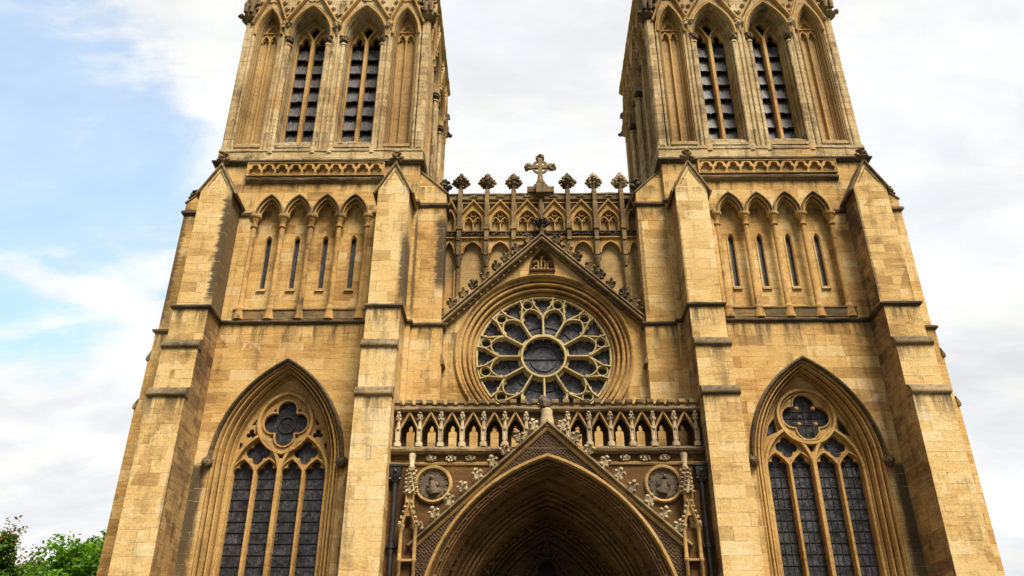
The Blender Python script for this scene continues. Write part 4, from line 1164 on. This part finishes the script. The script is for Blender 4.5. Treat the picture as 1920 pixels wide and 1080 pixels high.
m.ledge([(-3.45, 0.9), (3.45, 0.9)], [(0.3, 19.34), (-0.05, 19.35), (-0.14, 19.40), (-0.14, 19.43), (-0.10, 19.46), (-0.10, 19.60), (-0.13, 19.62), (-0.13, 19.68), (0.5, 19.72), (0.5, 19.34)])
for cx in bays:
    for q in range(5): m.ball((cx + (q - 2) * 0.055, 0.79, 19.52 + 0.02 * (q % 2)), 0.055, 6, 0.5)
part(m, 'coping_band', 'mid', PP)
m = MB(1, 45); random.seed(3)
m.ledge([(-3.45, 0.9), (3.45, 0.9)], [(0.1, 17.78), (-0.08, 17.80), (-0.10, 17.85), (-0.05, 17.88), (-0.05, 17.98), (-0.12, 18.0), (-0.12, 18.04), (0.1, 18.06)])
for i in range(88):
    x = -3.4 + i * 0.078
    m.ball((x, 0.83 + random.uniform(-.02, .02), 17.92 + random.uniform(-.03, .04)), (0.05, 0.05, random.uniform(0.035, 0.06)), 6, 0.5)
part(m, 'foliage_string', 'dark', PP)
PX = (-2.97, -1.98, -1.0, 1.0, 1.98, 2.97)
for i, x in enumerate(PX):
    m = MB(1, 40)
    m.box(x - 0.075, x + 0.075, 0.62, 0.999, 16.95, 19.75)
    m.prism([(x - 0.10, 18.02), (x + 0.10, 18.02), (x + 0.10, 18.12), (x, 18.30), (x - 0.10, 18.12)], 0.58, 0.9)
    m.prism([(x - 0.075, 17.55), (x + 0.075, 17.55), (x, 17.80)], 0.58, 0.63)
    m.lathe((x, 0.78, 16.55), [(0.05, 0.0), (0.07, 0.12), (0.14, 0.30), (0.15, 0.38), (0.11, 0.42)], 8)
    m.lathe((x, 0.86, 0), [(0.085, 14.0 + (3.43 - abs(x)) * 0.98), (0.085, 16.9)], 10)
    m.lathe((x, 0.80, 19.72), [(0.10, 0.0), (0.085, 0.12), (0.075, 0.4), (0.07, 0.45)], 8)
    p_ = part(m, 'pinnacle', 'mid')
    m = MB(1, 55); poppyhead(m, (x, 0.80, 19.98), 0.64, 0.60, 0.0, 20 + i); part(m, 'leafy_finial', 'carve' if i > 3 else 'mid', p_)
m = MB(1, 40)
m.box(-0.06, 0.06, 0.66, 0.999, 18.06, 19.36)
m.box(-0.50, 0.50, 0.70, 1.3, 19.70, 19.93); m.prism([(-0.30, 19.93), (0.30, 19.93), (0.22, 20.06), (-0.22, 20.06)], 0.72, 1.2)
m.box(-0.17, 0.17, 0.50, 1.0, 19.55, 20.0)
m.lathe((0, 0.80, 19.98), [(0.17, 0), (0.17, 0.15), (0.135, 0.24), (0.10, 0.42), (0.11, 0.45), (0.085, 0.50), (0.075, 0.62)], 10)
CX_ = part(m, 'cross_pedestal', 'mid')
m = MB(1, 45)
zc = 20.88
m.box(-0.075, 0.075, 0.72, 0.88, 20.45, zc + 0.38); m.box(-0.40, 0.40, 0.735, 0.865, zc - 0.07, zc + 0.07)
m.sweep(circle(0, zc, 0.27, 36), [(-0.038, 0.76), (-0.038, 0.84), (0.038, 0.84), (0.038, 0.76)], closed=True)
random.seed(77)
for ex, ez in ((-0.44, 0), (0.44, 0), (0, 0.42)):
    for q in range(8):
        a = 2 * PI * q / 8
        m.ball((ex + 0.10 * math.cos(a), 0.80 + random.uniform(-.04, .04), zc + ez + 0.10 * math.sin(a)), 0.076, 7, 0.5)
    m.ball((ex * 1.28, 0.8, zc + ez * 1.30), 0.05, 6, 0.3)
part(m, 'wheel_cross', 'mid', CX_)

# ------------------------------------------------------------------ porch: wall, gallery, gable, portal
YF = -0.92
ZS = 4.2
m = MB()
ha = arch(0, ZS, 3.60, 4.85, 18)
m.prism([(-4.585, 0), (-3.60, 0)] + ha + [(3.60, 0), (4.585, 0), (4.585, 9.17), (-4.585, 9.17)], YF, -0.4)
m.box(-4.58, -3.9, -0.4, 0.62, 0, 9.16); m.box(3.9, 4.58, -0.4, 0.62, 0, 9.16); m.box(-4.58, 4.58, -0.5, 0.99, 9.03, 9.165)
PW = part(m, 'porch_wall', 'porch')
m = MB(1, 40)
m.ledge([(-4.60, YF), (4.60, YF)], [(0.4, 9.17), (-0.10, 9.17), (-0.13, 9.22), (-0.17, 9.23), (-0.19, 9.29), (-0.16, 9.34), (-0.05, 9.40), (1.6, 9.40), (1.6, 9.17)])
part(m, 'gallery_floor_moulding', 'mid', PW)
m = MB(1, 40)
m.ledge([(-4.59, YF), (4.59, YF)], [(0.02, 8.84), (-0.04, 8.85), (-0.06, 8.90), (-0.02, 8.94), (0.02, 8.94)])
part(m, 'frieze_string', 'trim', PW)
for i, x in enumerate((-3.42, -2.84, -2.26, 2.26, 2.84, 3.42)):
    m = MB(1, 55); random.seed(200 + i)
    m.ball((x, YF - 0.05, 9.05), 0.06, 7, 0.3)
    for q in range(8):
        a = 2 * PI * q / 8 + 0.39
        m.ball((x + 0.10 * math.cos(a) * (1.25 if q % 4 in (0, 3) else 1), YF - 0.05, 9.05 + 0.07 * math.sin(a)), (0.05, 0.05, 0.04), 6, 0.6)
    part(m, 'fleuron', 'carve', PW)

# gallery balustrade
posts = [k * (0.62 + 0.636 * i) for k in (-1, 1) for i in range(7)]
m = MB(1, 40)
mids = [k * (0.62 + 0.636 * i + 0.318) for k in (-1, 1) for i in range(6)]
holes_f = [arch(x, 9.86, 0.235, 0.40, 7, 9.41) for x in mids]
holes_r = [trefoil_light(x, 9.46, 9.88, 0.125, 0.34, 5) for x in mids]
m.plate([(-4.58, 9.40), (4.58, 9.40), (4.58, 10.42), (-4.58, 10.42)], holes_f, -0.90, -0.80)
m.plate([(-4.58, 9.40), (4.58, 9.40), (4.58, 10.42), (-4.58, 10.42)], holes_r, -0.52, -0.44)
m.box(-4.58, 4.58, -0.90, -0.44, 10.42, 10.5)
GL = part(m, 'gallery_balustrade', 'deep_brown')
m = MB(1, 40)
m.ledge([(-4.59, -0.9), (4.59, -0.9)], [(0.5, 10.48), (-0.10, 10.48), (-0.15, 10.54), (-0.15, 10.58), (-0.09, 10.62), (-0.09, 10.68), (-0.13, 10.70), (0.5, 10.72)])
k = 0; x = -4.50
while x < 4.55:
    if abs(x) > 0.25:
        m.prism([(-0.99, 10.72), (-1.02, 10.75), (-1.02, 10.84), (-0.96, 10.88), (-0.5, 10.88), (-0.5, 10.72)], x - 0.095, x + 0.095, 'X')
        m.box(x - 0.085, x + 0.085, -1.005, -0.9, 10.60, 10.70)
    x += 0.318
part(m, 'battlement', 'mid', GL)
for x in mids:
    m = MB(1, 40)
    m.sweep([(x - 0.29, 9.90), (x, 10.47), (x + 0.29, 9.90)], [(-0.03, -0.88), (-0.03, -0.97), (0.0, -1.0), (0.03, -0.97), (0.03, -0.88)])
    part(m, 'gablet', 'trim_dirty', GL)
for i, x in enumerate(posts):
    m = MB(1, 45); random.seed(600 + i)
    y = -0.95
    m.lathe((x, y, 9.39), [(0.115, 0), (0.115, 0.12), (0.06, 0.20), (0.055, 0.50), (0.09, 0.53), (0.09, 0.58), (0.055, 0.61), (0.05, 0.80), (0.045, 1.1)], 8)
    for e in (-1, 1): m.tube([(x + e * 0.055, y - 0.05, 9.58), (x + e * 0.055, y - 0.05, 9.93)], 0.02, 6)
    for q in range(8):
        a = 2 * PI * q / 8
        m.ball((x + 0.055 * math.cos(a), y + 0.05 * math.sin(a) - 0.02, 10.26 + 0.09 * (q % 2)), (0.034, 0.034, 0.05), 6, 0.6)
    m.ball((x, y - 0.04, 10.44), (0.06, 0.05, 0.05), 6, 0.3)
    part(m, 'post', 'carve', GL)

# portal gable
PA, PB, PXW = 9.95, 6.42, 3.84
m = MB()
m.prism([(-PXW, 0), (-3.64, 0)] + arch(0, ZS, 3.64, 4.90, 18) + [(3.64, 0), (PXW, 0), (PXW, PB), (0, PA), (-PXW, PB)], -1.10, -0.90)
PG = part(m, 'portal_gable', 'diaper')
m = MB(1, 40)
m.sweep([(-PXW, PB), (0, PA), (PXW, PB)], [(-0.06, -0.95), (-0.07, -1.12), (-0.03, -1.16), (0.0, -1.18), (0.02, -1.13), (0.05, -1.13), (0.05, -0.9)])
part(m, 'gable_moulding', 'trim', PG)
m = MB(1, 40)
m.sweep([(-PXW, PB), (0, PA), (PXW, PB)], [(0.052, -0.85), (0.052, -1.20), (0.09, -1.26), (0.14, -1.25), (0.19, -1.12), (0.20, -0.85)])
part(m, 'coping', 'mid', PG)
L = math.hypot(PXW, PA - PB); dx, dz = PXW / L, (PA - PB) / L
cm = MB(1, 55); crocket(cm, (0, 0, 0), 0.31, seed=11); CR2 = part(cm, 'crocket', 'carve', PG)
cm = MB(1, 55); crocket(cm, (0, 0, 0), 0.31, seed=12); CR3 = part(cm, 'crocket', 'carve', PG)
ci = 0
for sd_ in (-1, 1):
    for i in range(9):
        t = 0.50 + i * 0.545
        loc = (sd_ * (PXW - dx * t + dz * 0.18), -1.16, PB + dz * t + dx * 0.18); rot = (0, sd_ * 0.35, (i % 3 - 1) * 0.4)
        if ci < 2: c_ = (CR2, CR3)[ci]; c_.location = loc; c_.rotation_euler = rot
        else: dup((CR2, CR3)[ci % 2], PG, loc, rot)
        ci += 1
m = MB(1, 45)
m.lathe((0, -1.0, 9.95), [(0.20, 0), (0.21, 0.25), (0.17, 0.42), (0.18, 0.55), (0.10, 0.62)], 8)
part(m, 'apex_post', 'carve', PG)
m = MB(1, 55); random.seed(9)
for q in range(10):
    m.ball((random.uniform(-.15, .15), -1.0 + random.uniform(-.12, .12), 10.78 + random.uniform(-.1, .14)), random.uniform(0.08, 0.13), 7, 0.5)
part(m, 'finial', 'sooty', PG)

# portal arch: orders stepping back to the inner doorway
m = MB(1, 45)
m.sweep(arch(0, ZS, 3.62, 4.88, 22, 0.05), [(0.05, -1.0), (0.06, -1.13), (0.03, -1.18), (-0.03, -1.18), (-0.06, -1.13), (-0.07, -1.0)])
PO = part(m, 'portal_arch', 'trim')
m = MB(1, 45)
rows = [(3.60, 4.85, -1.02)] + lerp_rows(3.57, 4.82, -1.04, 3.27, 4.53, -0.90, BOLD)
reveal(m, 0, ZS, rows, 0.05, 24)
for i, (x, z) in enumerate(arch(0, ZS, 3.42, 4.67, 28)[1:-1]):
    if i % 2 == 0: m.ball((x, -0.99, z), (0.05, 0.05, 0.05), 6, 0.4)
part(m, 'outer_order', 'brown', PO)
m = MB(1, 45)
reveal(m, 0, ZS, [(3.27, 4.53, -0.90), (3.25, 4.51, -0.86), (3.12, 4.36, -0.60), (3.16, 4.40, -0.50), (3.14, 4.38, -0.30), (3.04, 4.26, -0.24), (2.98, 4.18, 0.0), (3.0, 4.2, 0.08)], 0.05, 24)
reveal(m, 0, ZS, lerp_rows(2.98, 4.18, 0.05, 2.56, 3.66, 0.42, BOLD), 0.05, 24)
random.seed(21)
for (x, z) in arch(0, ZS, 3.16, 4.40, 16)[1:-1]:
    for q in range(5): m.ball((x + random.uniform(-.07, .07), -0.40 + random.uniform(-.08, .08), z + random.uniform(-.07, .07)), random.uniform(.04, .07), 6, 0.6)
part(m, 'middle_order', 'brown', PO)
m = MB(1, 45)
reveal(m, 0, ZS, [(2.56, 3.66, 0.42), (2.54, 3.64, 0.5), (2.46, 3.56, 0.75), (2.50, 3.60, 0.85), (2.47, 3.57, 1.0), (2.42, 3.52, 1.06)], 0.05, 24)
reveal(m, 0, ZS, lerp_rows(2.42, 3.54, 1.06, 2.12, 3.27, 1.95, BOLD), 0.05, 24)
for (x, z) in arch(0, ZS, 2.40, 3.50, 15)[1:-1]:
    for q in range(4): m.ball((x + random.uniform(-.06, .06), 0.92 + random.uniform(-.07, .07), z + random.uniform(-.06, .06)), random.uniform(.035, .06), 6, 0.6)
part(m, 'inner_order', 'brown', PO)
m = MB(1, 40)
m.sweep(arch(0, ZS, 2.06, 3.20, 18, 0.05), roll(0, 1.86, 0.09, 10)); m.sweep(arch(0, ZS, 1.92, 3.02, 18, 0.05), roll(0, 1.96, 0.06, 10))
m.plate(arch(0, ZS, 2.13, 3.28, 18, 0.05), [trefoil_light(k * 0.95, 0.15, 3.6, 0.75, 1.0) for k in (-1, 1)] + [foil(0, 6.15, 0.27, 0.27, 3, PI / 2, 8)], 1.99, 2.25)
m.sweep(foil(0, 6.15, 0.27, 0.34, 3, PI / 2, 8), roll(0, 1.97, 0.06, 8), closed=True)
for k in (-1, 1):
    for q in range(6): m.ball((k * (0.22 + 0.08 * q), 1.86, 6.78 - 0.10 * q), 0.07, 7, 0.5)
    for q in range(8): m.ball((k * (1.62 + random.uniform(-.12, .12)), 1.55, 6.62 + random.uniform(-.14, .14)), 0.08, 7, 0.5)
m.lathe((0, 1.88, 6.82), [(0.06, 0), (0.2, 0.1), (0.12, 0.3), (0.03, 0.6)], 8)
m.tube([(0, 1.92, 3.5), (0, 1.92, 5.5)], [0.13, 0.10], 8); m.ball((0, 1.88, 5.72), (0.11, 0.12, 0.15), 8)
part(m, 'tympanum', 'deep_brown', PO)
m = MB(); m.box(-2.1, 2.1, 2.27, 2.37, 0.02, 7.6); part(m, 'door', 'void', PO)
m = MB(); m.box(-3.9, 3.9, 2.4, 2.6, 0, 9.0); part(m, 'porch_back_wall', 'brown', PW)

# medallions
for s in (-1, 1):
    m = MB(1, 45)
    x, z = s * 3.32, 8.28
    m.sweep(circle(x, z, 0.50, 36), [(-0.06, YF + 0.02), (-0.06, YF - 0.06), (-0.02, YF - 0.11), (0.03, YF - 0.10), (0.055, YF - 0.03), (0.055, YF + 0.02)], closed=True)
    mo = part(m, 'medallion', 'trim')
    m = MB(1, 55); random.seed(31 + s)
    m.prism(circle(x, z, 0.455, 30), YF - 0.025, YF + 0.02)
    m.sweep(foil(x, z, 0.22, 0.20, 4, PI / 4, 7), roll(0, YF - 0.02, 0.018, 6), closed=True)
    m.tube([(x - 0.04 * s, YF - 0.04, z - 0.26), (x, YF - 0.07, z - 0.08), (x + 0.03 * s, YF - 0.06, z + 0.10)], [0.14, 0.11, 0.07], 9)
    m.ball((x + 0.05 * s, YF - 0.08, z + 0.20), (0.065, 0.06, 0.075), 8)
    m.ball((x - 0.02 * s, YF - 0.05, z - 0.17), (0.20, 0.06, 0.13), 10, 0.35)                  # lap and folds
    m.tube([(x + s * 0.10, YF - 0.05, z + 0.06), (x + s * 0.17, YF - 0.08, z - 0.04), (x + s * 0.06, YF - 0.09, z - 0.08)], [0.05, 0.045, 0.03], 6)
    m.tube([(x - s * 0.07, YF - 0.05, z + 0.05), (x - s * 0.15, YF - 0.08, z - 0.05), (x - s * 0.20, YF - 0.08, z + 0.07)], [0.05, 0.04, 0.025], 6)
    for q in range(14):
        a = 2 * PI * q / 14; m.ball((x + 0.40 * math.cos(a), YF - 0.03, z + 0.40 * math.sin(a)), 0.035, 6, 0.5)
    part(m, 'carved_relief', 'sooty', mo)

# niche pinnacles flanking the portal
for s in (-1, 1):
    m = MB(s, 45); x, y = 3.93, -1.22
    m.box(x - 0.17, x + 0.17, -1.10, -0.88, 0, 7.0)
    pb = part(m, 'niche_pinnacle', 'brown'); m = MB(s, 45)
    for e in (-1, 1):
        m.lathe((x + e * 0.20, y - 0.02, 0), [(0.055, 0), (0.055, 6.05), (0.075, 6.08), (0.075, 6.14), (0.055, 6.17), (0.055, 6.9), (0.10, 7.0), (0.11, 7.06), (0.07, 7.1)], 9)
    m.box(x - 0.2, x + 0.2, y - 0.05, y + 0.1, 6.08, 6.14)
    m.sweep([(x - 0.20, 7.02), (x, 7.68), (x + 0.20, 7.02)], [(-0.05, y + 0.1), (-0.05, y - 0.10), (0.0, y - 0.14), (0.04, y - 0.10), (0.04, y + 0.1)])
    m.box(x - 0.10, x + 0.10, y - 0.06, y + 0.2, 7.3, 7.95)
    for e in (-1, 1): m.lathe((x + e * 0.10, y - 0.08, 7.45), [(0.03, 0), (0.03, 0.45), (0.05, 0.5), (0.01, 0.62)], 7)
    part(m, 'gabled_niche', 'trim', pb)
    m = MB(s, 55); random.seed(55)
    m.lathe((x, y, 7.92), [(0.15, 0), (0.12, 0.25), (0.07, 0.72), (0.095, 0.76), (0.095, 0.80), (0.06, 0.83), (0.105, 1.14), (0.085, 1.19), (0.03, 1.2)], 8)
    for lv in range(6):
        zz = 7.98 + lv * 0.125; r = 0.185 - lv * 0.016
        for q in range(6):
            a = PI / 3 * q + 0.2 * lv
            m.ball((x + r * math.cos(a), y + r * math.sin(a), zz), (0.052, 0.052, 0.036), 7, 0.6)
    for e in (-1, 1):
        for q in range(5):
            m.ball((x + e * (0.24 - 0.045 * q), y - 0.10, 7.10 + 0.145 * q), (0.05, 0.06, 0.05), 6, 0.5)
        for q in range(4): m.ball((x + e * 0.24 + random.uniform(-.05, .05), y - 0.06, 7.02 + random.uniform(-.04, .05)), 0.06, 6, 0.5)
    part(m, 'crocketed_spire', 'carve', pb)

# ------------------------------------------------------------------ rainwater pipes
for s in (-1, 1):
    d = thing('drainpipe', 'black iron drainpipe with square hopper head left of the porch, behind the left carved pinnacle' if s < 0 else
              'black iron drainpipe with square hopper head right of the porch, behind the right carved pinnacle', 'drainpipe', (s * 4.41, -1.0, 0), 'rainwater pipes beside the porch')
    def dp(m, n): o = m.build(n, M['iron'], d); return o
    m = MB(1, 40)
    m.lathe((0, 0, 8.32), [(0.08, 0), (0.11, 0.08), (0.14, 0.14), (0.155, 0.17), (0.155, 0.42), (0.185, 0.45), (0.185, 0.51), (0.16, 0.51)], 4, sq=True)
    m.ball((0, -0.165, 8.62), (0.06, 0.04, 0.06), 8)
    for e in (-1, 1): m.ball((e * 0.14, -0.13, 8.40), 0.045, 7)
    dp(m, 'hopper')
    m = MB(1, 40); m.lathe((0, 0, 0.02), [(0.075, 0), (0.075, 8.32)], 12); dp(m, 'pipe')
    for z in (6.45, 4.4, 2.3):
        m = MB(1, 40); m.lathe((0, 0, z), [(0.078, 0), (0.10, 0.02), (0.10, 0.12), (0.078, 0.14)], 12)
        m.box(-0.15, 0.15, 0.0, 0.10, z + 0.03, z + 0.11)
        for e in (-1, 1): m.ball((e * 0.13, -0.01, z + 0.07), 0.025, 6)
        dp(m, 'bracket')


# ------------------------------------------------------------------ trees
def tree(label, loc, h, rad, flat, leafm, tipm, seed, n_leaf, leaf, tips=0.0):
    t = thing('broadleaf_tree', label, 'tree', loc, 'trees left of the cathedral')
    rnd = random.Random(seed)
    m = MB(1, 60)
    cz = h - rad * flat
    m.tube([(0, 0, 0), (0.06, 0.02, cz * 0.4), (0.0, 0.0, cz * 0.8), (0.1, 0, cz + rad * flat * 0.4)], [0.30, 0.24, 0.18, 0.06], 9)
    ends = []
    for i in range(16):
        a = i * 2.4 + rnd.uniform(-.3, .3); e = rnd.uniform(0.1, 1.25)
        r = rad * rnd.uniform(0.6, 0.9)
        p2 = Vector((math.cos(a) * math.cos(e) * r, math.sin(a) * math.cos(e) * r, cz + math.sin(e) * r * flat))
        p0 = Vector((0, 0, cz * rnd.uniform(0.6, 0.95)))
        mid = p0.lerp(p2, 0.5) + Vector((0, 0, rnd.uniform(-.2, .4)))
        m.tube([p0, mid, p2], [0.09, 0.055, 0.015], 6); ends.append(p2)
    m.build('trunk', M['bark'], t)
    # leaf clumps spread through the crown volume
    clumps = []
    for i in range(95):
        d = Vector((rnd.gauss(0, 1), rnd.gauss(0, 1), rnd.gauss(0.25, 0.9))).normalized()
        k = rnd.uniform(0.55, 1.0)
        clumps.append((Vector((d.x * rad * k, d.y * rad * k, cz + d.z * rad * flat * k)), rnd.uniform(0.30, 0.72) * rad * 0.32))
    def leafs(n, src, size, spread, up):
        b = MB()
        for i in range(n):
            c, cr = src[rnd.randrange(len(src))]
            d = Vector((rnd.gauss(0, 1), rnd.gauss(0, 1), rnd.gauss(0, 1))).normalized() * cr * spread * rnd.random() ** 0.45
            p = c + d + Vector((0, 0, up * rnd.random()))
            ax = Vector((rnd.uniform(-1, 1), rnd.uniform(-1, 1), rnd.uniform(-0.9, 0.5))).normalized()
            nn = Vector((rnd.gauss(0, .6), rnd.gauss(0, .6), 1)).normalized()
            side = ax.cross(nn).normalized(); l = size * rnd.uniform(0.7, 1.4); w = l * 0.32
            nn = side.cross(ax)
            b.add([p, p + ax * l * 0.5 + side * w + nn * 0.01, p + ax * l - nn * l * 0.12, p + ax * l * 0.5 - side * w + nn * 0.01], [(0, 1, 2), (0, 2, 3)])
        return b
    leafs(n_leaf, clumps, leaf, 1.0, 0).build('crown', M[leafm], t)
    if tips:
        hi = [(c + Vector((0, 0, 0.25)), 0.5) for c, r in clumps if c.z > cz + 0.45 * rad * flat]
        b = leafs(int(n_leaf * tips), hi, leaf * 0.9, 1.3, 0.35)
        b.build('shoot_tips', M[tipm], t)
    return t


tree('deep green tree with russet shoot tips at far left edge', (-22.5, 10.0, 0), 9.25, 2.7, 0.95, 'leaf_dark', 'leaf_red', 5, 42000, 0.17, 0.05)
tree('bright green leafy tree close beside the left tower', (-17.4, 11.5, 0), 9.8, 3.8, 0.85, 'leaf_green', None, 8, 52000, 0.20)
